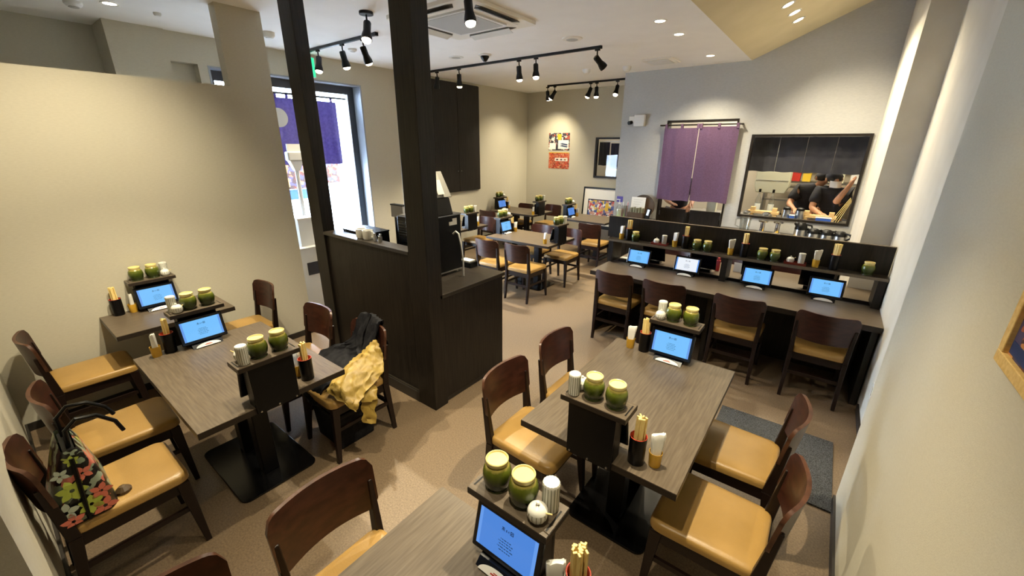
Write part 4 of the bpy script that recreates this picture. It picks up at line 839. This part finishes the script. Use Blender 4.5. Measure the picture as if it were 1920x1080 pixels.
MB().lathe([(0,0),(0.045,0),(0.05,0.01),(0.05,0.15),(0.035,0.19),(0.015,0.205),(0.015,0.22)], 20).build('body', 'clearplastic', t, smooth=True); MB().lathe([(0.0,0.004),(0.044,0.004),(0.045,0.13),(0,0.13)],20).build('liquid', 'white', t, smooth=True)
MB().lathe([(0.02,0.215),(0.02,0.245),(0.008,0.25),(0.008,0.29)], 12).box(-0.05,0.012,-0.012,0.012,0.285,0.30).build('pump', 'white', t)
MB().box(-0.055,0.05,-0.004,0.004,0.25,0.345).build('tag', 'purplecap', t, bevel=0.002)
t = thing('cup_dispenser', 'pink patterned straw cup beside the sanitiser', 'cup', (-2.655, 6.60, Z8)); MB().lathe([(0,0),(0.04,0),(0.055,0.2),(0.05,0.2),(0.036,0.01),(0,0.01)], 18).build('cup', 'clearplastic', t, smooth=True)
for k in range(6): MB().tube([(0.02*math.cos(k),0.02*math.sin(k),0.01),(0.045*math.cos(k),0.045*math.sin(k),0.25+0.01*(k%3))], 0.006, 6).build('straw', ('pink','paper','grille')[k%3], t)
t = thing('utensil_box', 'dark box with green packets in front of the round tray', 'box', (-2.39, 6.50, Z8)); MB().box(-0.16,0.10,-0.06,0.06,0,0.12).build('box', 'brown', t, bevel=0.004)
for k in range(5): MB().box(-0.13+0.045*k,-0.10+0.045*k,-0.04,0.04,0.10,0.19+0.01*(k%2)).build('packet', 'groove', t, bevel=0.004)
t = thing('card_terminal', 'phone-like terminal with a glowing blue-white screen', 'terminal', (-2.245, 6.47, Z8)); t.rotation_euler = (-0.2,0.15,0)
MB().box(-0.04,0.04,-0.008,0.008,0,0.20).build('case', 'tablet', t, bevel=0.005); MB().box(-0.022,0.016,-0.0095,-0.0082,0.09,0.185).build('screen', 'scr_white', t)
o = MB().prism(rrect(0.20,0.14,0.01), 0, 0.006).build('cloth_mat', 'lime'); o.location = (-2.71, 6.47, Z8); tag(o, 'lime green cloth at the left end of the sideboard', 'cloth')
o = MB().add([(-0.10,-0.05,0),(0.10,-0.05,0),(0.10,0.05,0),(-0.10,0.05,0),(0.02,-0.05,0.12),(0.10,-0.05,0.13),(0.10,0.05,0.13),(0.02,0.05,0.12)], [(0,3,2,1),(4,5,6,7),(0,1,5,4),(1,2,6,5),(2,3,7,6),(3,0,4,7)]).build('menu_holder', 'pink'); o.location = (-2.775, 6.70, Z8); o.scale = (0.4,1,1); tag(o, 'pink and black menu holder by the sanitiser', 'menu holder')
def coffee_pot(x, lab, h2, full=True):
    t = thing('coffee_pot', lab, 'coffee pot', (x, 6.58, Z8), random.uniform(2.2, 3.4))
    r = 0.072
    MB().lathe([(0,0),(r,0),(r,0.01),(r,h2*0.45),(r*0.95,h2*0.56)], 22).build('body', 'steel', t, smooth=True)
    MB().lathe([(r*1.0,h2*0.52),(r*0.97,h2*0.68),(r*0.80,h2*0.86),(r*0.5,h2*0.98),(0,h2)], 20).build('lid', 'black', t, smooth=True)
    MB().tube([(-r*0.6,0,h2*0.85),(-r*1.55,0,h2*0.80),(-r*1.75,0,h2*0.5),(-r*1.0,0,h2*0.18)], 0.011, 8).build('handle', 'black', t, smooth=True)
    MB().tube([(r*0.6,0,h2*0.72),(r*1.1,0,h2*0.9)], [0.022,0.013], 8).build('spout', 'black', t, smooth=True)
coffee_pot(-0.20, 'tall steel coffee pot, leftmost of four by the window', 0.20); coffee_pot(-0.055, 'short steel coffee pot, second of four', 0.135); coffee_pot(0.085, 'short steel coffee pot, third of four', 0.135); coffee_pot(0.225, 'short black-lidded pot in the corner, last of four', 0.13)
for x, lab in ((-0.645, 'chrome pedestal dispenser under the window, left one'), (-0.465, 'chrome pedestal dispenser under the window, right one')):
    t = thing('dispenser', lab, 'dispenser', (x, 6.62, Z8)); MB().lathe([(0,0),(0.05,0),(0.05,0.012),(0.03,0.02),(0.03,0.15),(0,0.15)], 20).build('stem', 'chrome', t, smooth=True); MB().lathe([(0,0.15),(0.06,0.15),(0.062,0.165),(0,0.17)], 20).build('dish', 'chrome', t, smooth=True)
t = thing('water_pitcher', 'clear plastic water pitcher left of the chrome dispensers', 'pitcher', (-0.86, 6.58, Z8)); MB().lathe([(0,0),(0.06,0),(0.062,0.01),(0.075,0.19),(0.072,0.19),(0.058,0.015),(0,0.012)], 22).build('jug', 'clearplastic', t, smooth=True); MB().tube([(-0.072,0,0.17),(-0.12,0,0.16),(-0.12,0,0.07),(-0.066,0,0.05)], 0.009, 8).build('handle', 'clearplastic', t, smooth=True); MB().lathe([(0,0.19),(0.074,0.19),(0.072,0.2),(0,0.202)],22).build('lid','clearplastic',t,smooth=True)
o = MB().box(-0.16,0.16,-0.09,0.09,0,0.012).build('cutting_board', 'yell_print', bevel=0.003); o.location = (-0.42, 6.50, Z8); tag(o, 'thin yellow tray before the chrome dispensers', 'tray')

# right wall: picture, socket
t = thing('wall_picture', 'food photograph in a honey wood frame on the right wall', 'picture', (XA, 1.335, 1.544)); t.rotation_euler = (0,0,-PI/2)
MB().box(0,0.50,-0.022,0,0,0.028).box(0,0.50,-0.022,0,0.342,0.37).box(0,0.028,-0.022,0,0.028,0.342).box(0.472,0.50,-0.022,0,0.028,0.342).build('frame', 'frame_wood', t, bevel=0.002)
MB().box(0.028,0.472,-0.012,-0.002,0.028,0.342).build('photo', 'food', t); MB().box(0.034,0.466,-0.0135,-0.0122,0.034,0.062).build('caption_band', 'ink', t)
t = thing('wall_socket', 'small white socket low on the right wall', 'socket', (XB, 3.55, 0.30)); MB().box(-0.008,0,-0.04,0.04,0,0.12).build('plate', 'white', t, bevel=0.003); MB().box(-0.011,-0.008,-0.015,0.015,0.03,0.09).build('outlet', 'offwhite', t)

# ------------------------------------------------------------------ CLOTH THINGS ON CHAIRS
def draped(rows, nu=36, nv=44, amp=0.02, seed=0.0, th=0.006, fold=9.0):
    R_, K = len(rows), len(rows[0])
    def cat(p0, p1, p2, p3, t): return 0.5*((2*p1) + (p2-p0)*t + (2*p0-5*p1+4*p2-p3)*t*t + (3*p1-p0-3*p2+p3)*t**3)
    def cr(pts, s):
        n = len(pts); f = min(max(s, 0), 0.99999)*(n-1); i = int(f); g = lambda k: pts[min(max(k, 0), n-1)]
        return cat(g(i-1), g(i), g(i+1), g(i+2), f-i)
    P = [[Vector(p) for p in r] for r in rows]; g = []
    for j in range(nv+1):
        row = [cr([P[r][k] for r in range(R_)], j/nv) for k in range(K)]
        g.append([cr(row, i/nu) for i in range(nu+1)])
    vs = []
    for layer in (0, 1):
        for j in range(nv+1):
            for i in range(nu+1):
                p = g[j][i]; du = g[j][min(i+1,nu)]-g[j][max(i-1,0)]; dv = g[min(j+1,nv)][i]-g[max(j-1,0)][i]; n = du.cross(dv); n = n.normalized() if n.length > 1e-9 else Vector((0,0,1))
                if n.z < 0 and abs(n.z) > 0.3: n = -n
                q = p*fold + Vector((seed, seed*1.7, seed*0.3))
                d = (1-abs(noise.noise(q)))*1.3 + 0.5*(1-abs(noise.noise(q*2.3)))-1.1 + 0.25*noise.noise(q*4.7)
                edge = 0.012*noise.noise(Vector((i*0.35, j*0.35, seed)))
                vs.append(p + n*(amp*d + layer*th) + Vector((edge, edge, 0)))
    n1 = nu+1; N = n1*(nv+1); fs = []
    for j in range(nv):
        for i in range(nu): a = j*n1+i; fs += [(a,a+1,a+n1+1,a+n1), (N+a,N+a+n1,N+a+n1+1,N+a+1)]
    for i in range(nu): fs += [(i,N+i,N+i+1,i+1), (nv*n1+i,nv*n1+i+1,N+nv*n1+i+1,N+nv*n1+i)]
    for j in range(nv): a = j*n1; b2 = a+nu; fs += [(a,a+n1,N+a+n1,N+a), (b2,N+b2,N+b2+n1,b2+n1)]
    return MB().add(vs, fs)
t = thing('navy_jacket', 'dark navy jacket slung over the chair back and seat', 'jacket', (0,0,0))
draped([[(-2.56,1.575,0.60),(-2.44,1.585,0.58),(-2.33,1.575,0.63)], [(-2.55,1.535,0.82),(-2.43,1.55,0.825),(-2.32,1.535,0.82)], [(-2.60,1.45,0.64),(-2.45,1.45,0.64),(-2.32,1.44,0.62)], [(-2.78,1.40,0.54),(-2.54,1.39,0.56),(-2.35,1.38,0.53)], [(-2.84,1.31,0.49),(-2.57,1.27,0.53),(-2.38,1.25,0.51)], [(-2.72,1.17,0.47),(-2.5,1.12,0.495),(-2.36,1.10,0.485)], [(-2.62,1.06,0.42),(-2.5,1.02,0.40),(-2.38,1.02,0.38)]], amp=0.022, seed=3.1).build('body', 'navy', t, smooth=True)
draped([[(-2.50,1.545,0.84),(-2.44,1.54,0.845)], [(-2.50,1.44,0.66),(-2.43,1.43,0.64)], [(-2.40,1.36,0.58),(-2.34,1.37,0.56)], [(-2.36,1.22,0.52),(-2.30,1.24,0.52)]], nu=10, nv=30, amp=0.012, seed=8.0, fold=14).build('sleeve', 'navy', t, smooth=True)
t = thing('mustard_jacket', 'crumpled mustard yellow jacket on the same chair as the navy one', 'jacket', (0,0,0))
draped([[(-2.40,1.475,0.63),(-2.31,1.47,0.70),(-2.22,1.45,0.64)], [(-2.42,1.39,0.57),(-2.29,1.39,0.63),(-2.15,1.40,0.56)], [(-2.40,1.27,0.54),(-2.27,1.28,0.60),(-2.12,1.30,0.52)], [(-2.36,1.15,0.51),(-2.24,1.15,0.53),(-2.10,1.18,0.46)], [(-2.31,1.07,0.48),(-2.19,1.09,0.46),(-2.10,1.13,0.40)]], amp=0.026, seed=5.5, fold=10).build('body', 'mustard', t, smooth=True)
draped([[(-2.20,1.24,0.50),(-2.12,1.30,0.50)], [(-2.13,1.20,0.46),(-2.06,1.27,0.46)], [(-2.11,1.18,0.38),(-2.05,1.24,0.37)], [(-2.10,1.17,0.29),(-2.04,1.22,0.28)]], nu=10, nv=24, amp=0.014, seed=1.2, fold=15).build('sleeve', 'mustard', t, smooth=True)
t = thing('storage_basket', 'black fabric basket on the floor under the jacket chair', 'basket', (-2.46, 1.24, 0))
MB().add([(-0.15,-0.13,0),(0.15,-0.13,0),(0.15,0.13,0),(-0.15,0.13,0),(-0.165,-0.145,0.27),(0.165,-0.145,0.27),(0.165,0.145,0.27),(-0.165,0.145,0.27)], [(0,3,2,1),(4,5,6,7),(0,1,5,4),(1,2,6,5),(2,3,7,6),(3,0,4,7)]).build('body', 'navy', t, bevel=0.012); MB().box(-0.17,0.17,-0.15,-0.143,0.25,0.28).box(-0.17,0.17,0.143,0.15,0.25,0.28).box(-0.17,-0.163,-0.143,0.143,0.25,0.28).box(0.163,0.17,-0.143,0.143,0.25,0.28).build('rim', 'black', t)
# tote bag
t = thing('tote_bag', 'black tote bag with green and coral flower print, on a chair', 'bag', (-2.40, -0.045, 0.459))
nb, rows = 9, [(0.0,0.135,0.090,0,0),(0.01,0.142,0.097,0,0),(0.10,0.138,0.090,0,0.005),(0.20,0.128,0.066,0,0.012),(0.29,0.118,0.040,0,0.018),(0.335,0.112,0.022,0,0.02)]
mb = MB(); pts = []
for z, a, b2, ox, oy in rows:
    for x, y in rrect(2*a, 2*b2, min(a, b2)*0.6, 5):
        q = Vector((x*7, y*7, z*8)); d = 1 + 0.06*noise.noise(q)
        pts.append((x*d+ox, y*d+oy, z))
n = len(pts)//len(rows); fs = [(j*n+k, j*n+(k+1)%n, (j+1)*n+(k+1)%n, (j+1)*n+k) for j in range(len(rows)-1) for k in range(n)] + [tuple(range(n-1,-1,-1))]
mb.add(pts, fs).build('body', 'floral', t, smooth=True)
MB().prism([(x*0.9, y*0.8+0.02) for x, y in rrect(0.224, 0.044, 0.013, 5)], 0.318, 0.322).build('lining', 'black', t)
for s in (-1, 1):
    MB().tube([(s*0.06,-0.015+0.035,0.30),(s*0.062,0.03,0.40),(s*0.060,0.07,0.435),(s*0.058,0.13,0.42),(s*0.056,0.18,0.36),(s*0.055,0.195,0.30)] if s > 0 else [(s*0.06,0.02,0.31),(s*0.062,0.02,0.41),(s*0.060,0.06,0.45),(s*0.058,0.12,0.44),(s*0.056,0.17,0.39),(s*0.055,0.19,0.34)], 0.0085, 8).build('handle', 'black', t, smooth=True)
MB().tube([(0.148,0.0,0.005),(0.147,0.005,0.10),(0.137,0.012,0.20),(0.125,0.018,0.30)], 0.008, 6).build('strap', 'black', t, smooth=True)
MB().prism(rrect(0.285,0.195,0.05), -0.001, 0.008).build('base', 'black', t)
def flower(cy, cz, r, n2, mat):
    mb2 = MB()
    for k in range(n2):
        a = 2*PI*k/n2 + cy*20; c2, s2 = math.cos(a), math.sin(a); vs = []
        for q, w3 in ((0.15,0.10),(0.45,0.30),(0.75,0.22),(1.0,0.0)):
            for sg in (-1, 1):
                y = cy + r*(c2*q - s2*w3*sg); z = cz + r*(s2*q + c2*w3*sg); vs.append((0.1475-0.092*max(z-0.02, 0)*1.0 + (0.006 if z < 0.2 else 0.003), y, max(z, 0.012)))
        mb2.add(vs, [(0,1,3,2),(2,3,5,4),(4,5,7,6)])
    return mb2.build('flower_print', mat, t)
for cy, cz, r, n2, mt in ((-0.015,0.165,0.05,6,'petal_lime'), (0.02,0.07,0.045,6,'petal_lime'), (-0.055,0.08,0.045,5,'petal_pale'), (0.06,0.11,0.04,5,'petal_coral'), (-0.045,0.03,0.04,5,'petal_coral'), (0.055,0.035,0.045,5,'petal_coral'), (0.03,0.22,0.035,5,'petal_coral'), (-0.03,0.245,0.03,5,'petal_pale'), (0.015,0.29,0.025,5,'petal_lime')): flower(cy, cz, r, n2, mt)
MB().lathe([(0,0),(0.03,0),(0.03,0.012),(0.012,0.03),(0,0.032)], 12).build('tassel', 'brown', t).location = (0.06, 0.125, 0.0)

# ------------------------------------------------------------------ KITCHEN CONTENTS
KZ = 1.04
t = thing('pass_counter', 'steel kitchen pass behind the serving window', 'worktop', (-1.15, 6.93, 0))
MB().box(0,2.6,0,0.34,KZ-0.04,KZ).build('top', 'steel', t); MB().box(0.02,2.58,0.02,0.32,0,KZ-0.04).build('body', 'steel', t)
t = thing('navy_curtain', 'navy half curtain hanging inside the kitchen window', 'curtain', (-0.36, YK+0.16, 1.04))
for k in range(4): wavy(-0.635+0.318*k,-0.319+0.318*k,0.635,1.105,0.007,1.0,ph=k*1.7).build('panel', 'noren_dark', t, smooth=True)
MB().tube([(-0.66,0,1.10),(0.66,0,1.10)], 0.009, 8).build('rod', 'steel', t)
def wooden_stand(x, y, lab):
    t = thing('wooden_serving_board', lab, 'serving board', (x, y, KZ)); MB().box(-0.20,0.20,-0.06,0.06,0.03,0.07).build('board', 'wood', t, bevel=0.004)
    for s in (-1, 1): MB().box(s*0.15-0.025,s*0.15+0.025,-0.05,0.05,0,0.03).build('foot', 'wood', t); MB().box(s*0.14-0.03,s*0.14+0.03,-0.04,0.04,0.07,0.12).build('block', 'wood', t, bevel=0.003)
wooden_stand(-0.72, 7.10, 'wooden serving board at the left of the kitchen window'); wooden_stand(-0.05, 7.12, 'wooden serving board at the right of the kitchen window')
for x, lab in ((-0.43, 'steel canister in the kitchen window, left one'), (-0.27, 'steel canister in the kitchen window, right one')):
    t = thing('canister', lab, 'canister', (x, 7.03, KZ)); MB().lathe([(0,0),(0.055,0),(0.055,0.12),(0,0.12)], 20).build('body', 'steel', t, smooth=True); MB().lathe([(0,0.12),(0.05,0.12),(0.045,0.15),(0.02,0.165),(0,0.165)], 20).build('lid', 'black', t, smooth=True)
for x, w2, lab in ((-0.35, 0.06, 'small blue tub between the steel canisters'), (0.01, 0.17, 'wide blue tub before the right wooden board')):
    t = thing('plastic_tub', lab, 'tub', (x, 6.965, KZ)); MB().box(-w2/2,w2/2,-0.03,0.03,0,0.06).build('body', 'blue', t, bevel=0.006); MB().box(-w2/2-0.004,w2/2+0.004,-0.033,0.033,0.055,0.063).build('rim', 'white', t)
for x, lab in ((-0.83, 'clear bottle in the kitchen window, left one'), (-0.655, 'clear bottle in the kitchen window, right one')):
    t = thing('glass_bottle', lab, 'bottle', (x, 7.23, KZ)); MB().lathe([(0,0),(0.038,0),(0.038,0.22),(0.014,0.29),(0.014,0.33)], 16).build('body', 'clearplastic', t, smooth=True); MB().lathe([(0.016,0.325),(0.016,0.37),(0,0.372)], 12).build('cap', 'black', t, smooth=True); MB().lathe([(0.0386,0.06),(0.0386,0.16)], 16, cap=False).build('label', 'facade', t, smooth=True)
for x, y, lab in ((-0.92, 6.98, 'low steel bowl at the left end of the kitchen window'), (-0.66, 6.975, 'low steel bowl before the left wooden board')):
    t = thing('steel_bowl', lab, 'bowl', (x, y, KZ)); MB().lathe([(0,0),(0.03,0),(0.06,0.05),(0.057,0.05),(0.028,0.005),(0,0.004)], 20).build('bowl', 'steel', t, smooth=True); MB().lathe([(0,0.05),(0.055,0.05),(0.03,0.065),(0,0.067)], 20).build('lid', 'black', t, smooth=True)
for k in range(4):
    o = MB().tube([(0,0,0),(0.15-0.02*k,0.02,0.34-0.015*k)], 0.0035, 6).build('long_stick', 'stick'); o.location = (0.09+0.026*k, 7.0, KZ); tag(o, 'long pale stick leaning in the right corner of the kitchen window', 'stick', 'long sticks in the kitchen window')
t = thing('range_hood', 'large cream panel hood hanging in the kitchen', 'hood', (-0.78, 8.15, 1.29)); MB().add([(-0.20,-0.14,0),(0.20,-0.14,0),(0.20,0.2,0),(-0.20,0.2,0),(-0.24,-0.14,0.10),(0.24,-0.14,0.10),(0.24,0.2,0.10),(-0.24,0.2,0.10),(-0.24,-0.14,0.75),(0.24,-0.14,0.75),(0.24,0.2,0.75),(-0.24,0.2,0.75)], [(0,3,2,1),(8,9,10,11),(0,1,5,4),(1,2,6,5),(2,3,7,6),(3,0,4,7),(4,5,9,8),(5,6,10,9),(6,7,11,10),(7,4,8,11)]).build('panel', 'creambox', t, bevel=0.01); MB().box(-0.22,0.22,-0.145,-0.14,0.20,0.206).build('seam', 'grille', t); MB().box(-0.05,0.05,0,0.1,0.75,1.46).build('duct', 'steel', t)
t = thing('kitchen_shelf', 'steel kitchen rack with boxes behind the cooks', 'rack', (-0.35, 8.95, 0))
for z in (0.5, 1.1, 1.33, 1.42, 2.0): MB().box(-0.6,1.2,-0.2,0.2,z,z+0.025).build('shelf', 'steel', t)
for x in (-0.6, 1.17): MB().box(x,x+0.03,-0.2,0.2,0,2.1).build('upright', 'steel', t)
for x, w2, m, lab in ((-0.53, 0.16, 'red', 'red box on the kitchen rack'), (-0.36, 0.12, 'yellow', 'yellow tub on the kitchen rack'), (-0.72, 0.14, 'white', 'white box on the kitchen rack, left end'), (0.05, 0.2, 'creambox', 'cream box on the kitchen rack'), (0.32, 0.18, 'white', 'white box on the kitchen rack, right end')):
    t = thing('kitchen_box', lab, 'box', (x, 8.9, 1.445)); MB().box(-w2/2,w2/2,-0.1,0.1,0,0.15).build('body', m, t, bevel=0.008); MB().box(-w2/2-0.004,w2/2+0.004,-0.104,0.104,0.14,0.155).build('lid', m, t)
t = thing('kitchen_table', 'steel kitchen work table behind the pass', 'worktop', (-1.9, 8.13, 0)); MB().box(0,2.6,0,0.55,0.82,0.86).build('top', 'steel', t)
for x in (0.02, 2.52):
    for y in (0.02, 0.47): MB().box(x,x+0.05,y,y+0.05,0,0.82).build('leg', 'steel', t)
o = MB().box(-0.07,0.07,-0.05,0.05,0,0.17).build('paper_bag', 'creambox', bevel=0.01); o.location = (-1.48, 7.33, 1.0); tag(o, 'cream paper bag seen over the right saloon door', 'bag')
o = MB().box(-0.35,0.30,-0.16,0.18,0,1.0).build('kitchen_cart', 'steel', bevel=0.004); o.location = (-1.50, 7.36, 0); tag(o, 'steel cart just inside the kitchen doorway', 'cart')
def kitchen_lamp(x, y, z, lab, pw):
    t = thing('kitchen_lamp', lab, 'lamp', (x, y, z)); MB().box(-0.6,0.6,-0.09,0.09,-0.05,0).build('housing', 'white', t, bevel=0.006); MB().box(-0.56,0.56,-0.06,0.06,-0.06,-0.05).build('diffuser', emit('diffuser%.1f' % x, (1.0,0.9,0.68), 3.0), t)
    ld = bpy.data.lights.new('tube', 'AREA'); ld.shape = 'RECTANGLE'; ld.size = 1.1; ld.size_y = 0.12; ld.energy = pw; ld.color = (1.0, 0.86, 0.62); lo = bpy.data.objects.new('tube', ld); C.objects.link(lo); lo.parent = t; lo.location = (0,0,-0.07)
kitchen_lamp(-0.2, 7.75, 2.75, 'kitchen ceiling lamp above the cooks', 48); kitchen_lamp(-1.7, 8.3, H, 'kitchen ceiling lamp behind the purple curtain', 60); kitchen_lamp(-4.2, 8.9, H, 'ceiling lamp behind the small far window', 7)

# ------------------------------------------------------------------ COOKS
def skin_mesh(name, nodes, edges, mat, parent, root, sub=2):
    names = list(nodes); ix = {k: i for i, k in enumerate(names)}
    me = bpy.data.meshes.new(name); me.from_pydata([nodes[k][:3] for k in names], [(ix[a], ix[b2]) for a, b2 in edges], [])
    me.materials.append(M[mat]); o = obj(name, me, parent)
    md = o.modifiers.new('skin', 'SKIN'); md.use_smooth_shade = True
    for k in names:
        sv = me.skin_vertices[0].data[ix[k]]; r = nodes[k][3]; sv.radius = (r, r) if not isinstance(r, tuple) else r
        if k == root: sv.use_root = True
    ss = o.modifiers.new('sub', 'SUBSURF'); ss.levels = sub; ss.render_levels = sub
    for p in me.polygons: p.use_smooth = True
    return o
def person(label, hip, chest, neck, head, armL, armR, facing, cap=True, mask=True):
    """points in world space; arm = (shoulder, elbow, wrist, hand direction); facing = unit direction the face looks"""
    t = thing('person', label, 'person', (hip[0], hip[1], 0)); B = Vector((hip[0], hip[1], 0))
    L = lambda p: tuple(Vector(p) - B)
    f = Vector(facing).normalized(); side = f.cross(Vector((0,0,1))).normalized()
    nodes = {'hip': (*L(hip),0.12), 'chest': (*L(chest),0.12), 'neck': (*L(neck),0.05)}
    hv = Vector(head); up = (hv - Vector(neck)).normalized()
    nodes['jaw'] = (*L(hv - up*0.07 + f*0.02), 0.06); nodes['skull'] = (*L(hv + up*0.03), 0.088); nodes['crown'] = (*L(hv + up*0.085 - f*0.01), 0.055); nodes['nose'] = (*L(hv - up*0.01 + f*0.102), 0.013)
    edges = [('hip','chest'),('chest','neck'),('neck','jaw'),('jaw','skull'),('skull','crown'),('skull','nose')]
    shirt = {'hip': (*L(hip),0.15), 'mid': (*L((Vector(hip)+Vector(chest))/2),0.15), 'chest': (*L(chest),0.17), 'collar': (*L(Vector(neck)-up*0.02),0.062)}; se = [('hip','mid'),('mid','chest'),('chest','collar')]
    for tagk, arm, sg in (('L', armL, 1), ('R', armR, -1)):
        sh, el, wr, hd = [Vector(q) for q in arm]; hd.normalize(); pd = hd.cross(Vector((0,0,1))); pd = pd.normalized() if pd.length > 0.1 else side
        nodes.update({'sh'+tagk: (*L(sh),0.058), 'el'+tagk: (*L(el),0.043), 'fa'+tagk: (*L((el*2+wr)/3),0.044), 'wr'+tagk: (*L(wr),0.027), 'pa'+tagk: (*L(wr+hd*0.06),0.030)})
        edges += [('chest','sh'+tagk),('sh'+tagk,'el'+tagk),('el'+tagk,'fa'+tagk),('fa'+tagk,'wr'+tagk),('wr'+tagk,'pa'+tagk)]
        for k, off in enumerate((-0.03,-0.01,0.01,0.03)):
            b0 = wr+hd*0.095+pd*off; ln = (0.06,0.075,0.07,0.055)[k]
            nodes['f%d%s' % (k, tagk)] = (*L(b0),0.010); nodes['g%d%s' % (k, tagk)] = (*L(b0+hd*ln*0.55+Vector((0,0,-0.008))),0.009); nodes['h%d%s' % (k, tagk)] = (*L(b0+hd*ln+Vector((0,0,-0.025))),0.008)
            edges += [('pa'+tagk,'f%d%s' % (k, tagk)),('f%d%s' % (k, tagk),'g%d%s' % (k, tagk)),('g%d%s' % (k, tagk),'h%d%s' % (k, tagk))]
        nodes['t0'+tagk] = (*L(wr+hd*0.045-pd*0.045),0.011); nodes['t1'+tagk] = (*L(wr+hd*0.085-pd*0.06+Vector((0,0,-0.015))),0.009); edges += [('wr'+tagk,'t0'+tagk),('t0'+tagk,'t1'+tagk)]
        shirt.update({'sh'+tagk: (*L(sh),0.092), 'sl'+tagk: (*L(sh+(el-sh)*0.80),0.074)}); se += [('chest','sh'+tagk),('sh'+tagk,'sl'+tagk)]
        kx = side*0.10*sg; hp = Vector(hip)
        nodes.update({'th'+tagk: (*L(hp+kx+Vector((0,0,-0.06))),0.09), 'kn'+tagk: (*L(Vector((hp.x,hp.y,0.50))+kx*1.05+f*0.03),0.06), 'an'+tagk: (*L(Vector((hp.x,hp.y,0.09))+kx),0.04), 'to'+tagk: (*L(Vector((hp.x,hp.y,0.035))+kx+f*0.15),0.032)})
        edges += [('hip','th'+tagk),('th'+tagk,'kn'+tagk),('kn'+tagk,'an'+tagk),('an'+tagk,'to'+tagk)]
    skin_mesh('body', nodes, edges, 'skin', t, 'hip'); skin_mesh('shirt', shirt, se, 'shirt', t, 'hip')
    tr = {'w': (*L(Vector(hip)+Vector((0,0,0.02))),0.16)}; te = []
    for tagk in 'LR':
        for a, b2, r in (('th','a',0.11), ('kn','b',0.08), ('an','c',0.06)): q = nodes[a+tagk]; tr[b2+tagk] = (q[0], q[1], q[2]+(0.03 if a == 'an' else 0), r)
        te += [('w','a'+tagk),('a'+tagk,'b'+tagk),('b'+tagk,'c'+tagk)]
    skin_mesh('trousers', tr, te, 'shirt', t, 'w')
    hm = hv - B; Rm = Matrix((side, f, up)).transposed()
    def dome(name, mat, r, z0, oy, sc):
        mb2 = MB(); n2, m2 = 20, 8; vs = []
        for j in range(m2+1):
            th = z0 + (PI/2 - z0)*j/m2
            for k in range(n2): a = 2*PI*k/n2; v = Rm @ Vector((r*math.cos(th)*math.cos(a)*sc[0], r*math.cos(th)*math.sin(a)*sc[1]+oy, r*math.sin(th)*sc[2])); vs.append(hm + up*0.02 + v)
        fs2 = [(j*n2+k, j*n2+(k+1)%n2, (j+1)*n2+(k+1)%n2, (j+1)*n2+k) for j in range(m2) for k in range(n2)]
        mb2.add(vs, fs2).build(name, mat, t, smooth=True)
    dome('hair', 'hair', 0.103, -0.45, -0.018, (0.95,1.0,1.0))
    if cap: dome('cap', 'shirt', 0.110, 0.25, -0.005, (0.97,1.05,1.0))
    if mask:
        vs = []; 
        for j in range(5):
            for k in range(9):
                a = -1.0 + 2.0*k/8; v = Rm @ Vector((0.085*math.sin(a), 0.105*math.cos(a)+0.004, -0.10+0.095*j/4)); vs.append(hm + v)
        MB().add(vs, [(j*9+k, j*9+k+1, (j+1)*9+k+1, (j+1)*9+k) for j in range(4) for k in range(8)]).build('mask', 'paper', t, smooth=True)
    for s in (-1, 1):
        e = MB().lathe([(0,-0.009),(0.009,0),(0,0.009)], 10).build('eye', 'hair', t); e.location = hm + f*0.083 + side*0.034*s + up*0.022
        e = MB().lathe([(0,-0.03),(0.012,-0.02),(0.017,0.01),(0.009,0.03),(0,0.032)], 10).build('ear', 'skin', t, smooth=True); e.location = hm + side*0.092*s - f*0.005
    return t
person('cook in dark uniform and cap bending away, left figure in the kitchen window', (-0.30,7.90,0.95), (-0.20,7.78,1.34), (-0.14,7.68,1.48), (-0.11,7.62,1.575), ((-0.38,7.76,1.40),(-0.46,7.62,1.18),(-0.36,7.42,1.12),(0.3,-1,-0.1)), ((-0.02,7.72,1.40),(0.0,7.60,1.2),(-0.14,7.42,1.10),(-0.4,-1,-0.1)), (0.55,-0.8,-0.2), True, False)
person('masked cook raising a forearm, right figure in the kitchen window', (0.10,7.62,0.95), (0.06,7.52,1.33), (0.03,7.46,1.475), (0.02,7.43,1.575), ((-0.12,7.46,1.41),(-0.16,7.36,1.18),(-0.06,7.24,1.12),(0.5,-0.8,0)), ((0.20,7.46,1.40),(0.09,7.30,1.27),(0.20,7.32,1.50),(0.3,0.1,1)), (0.35,-0.9,-0.1))
person('cook half hidden behind the purple curtain, hands at the saloon doors', (-2.02,7.42,0.95), (-2.02,7.38,1.36), (-2.0,7.33,1.52), (-1.99,7.30,1.63), ((-2.19,7.36,1.42),(-2.25,7.28,1.18),(-2.10,7.14,1.10),(0.8,-0.5,0)), ((-1.85,7.34,1.42),(-1.76,7.30,1.20),(-1.76,7.14,1.13),(-0.1,-0.5,-0.5)), (0.2,-1,-0.15))
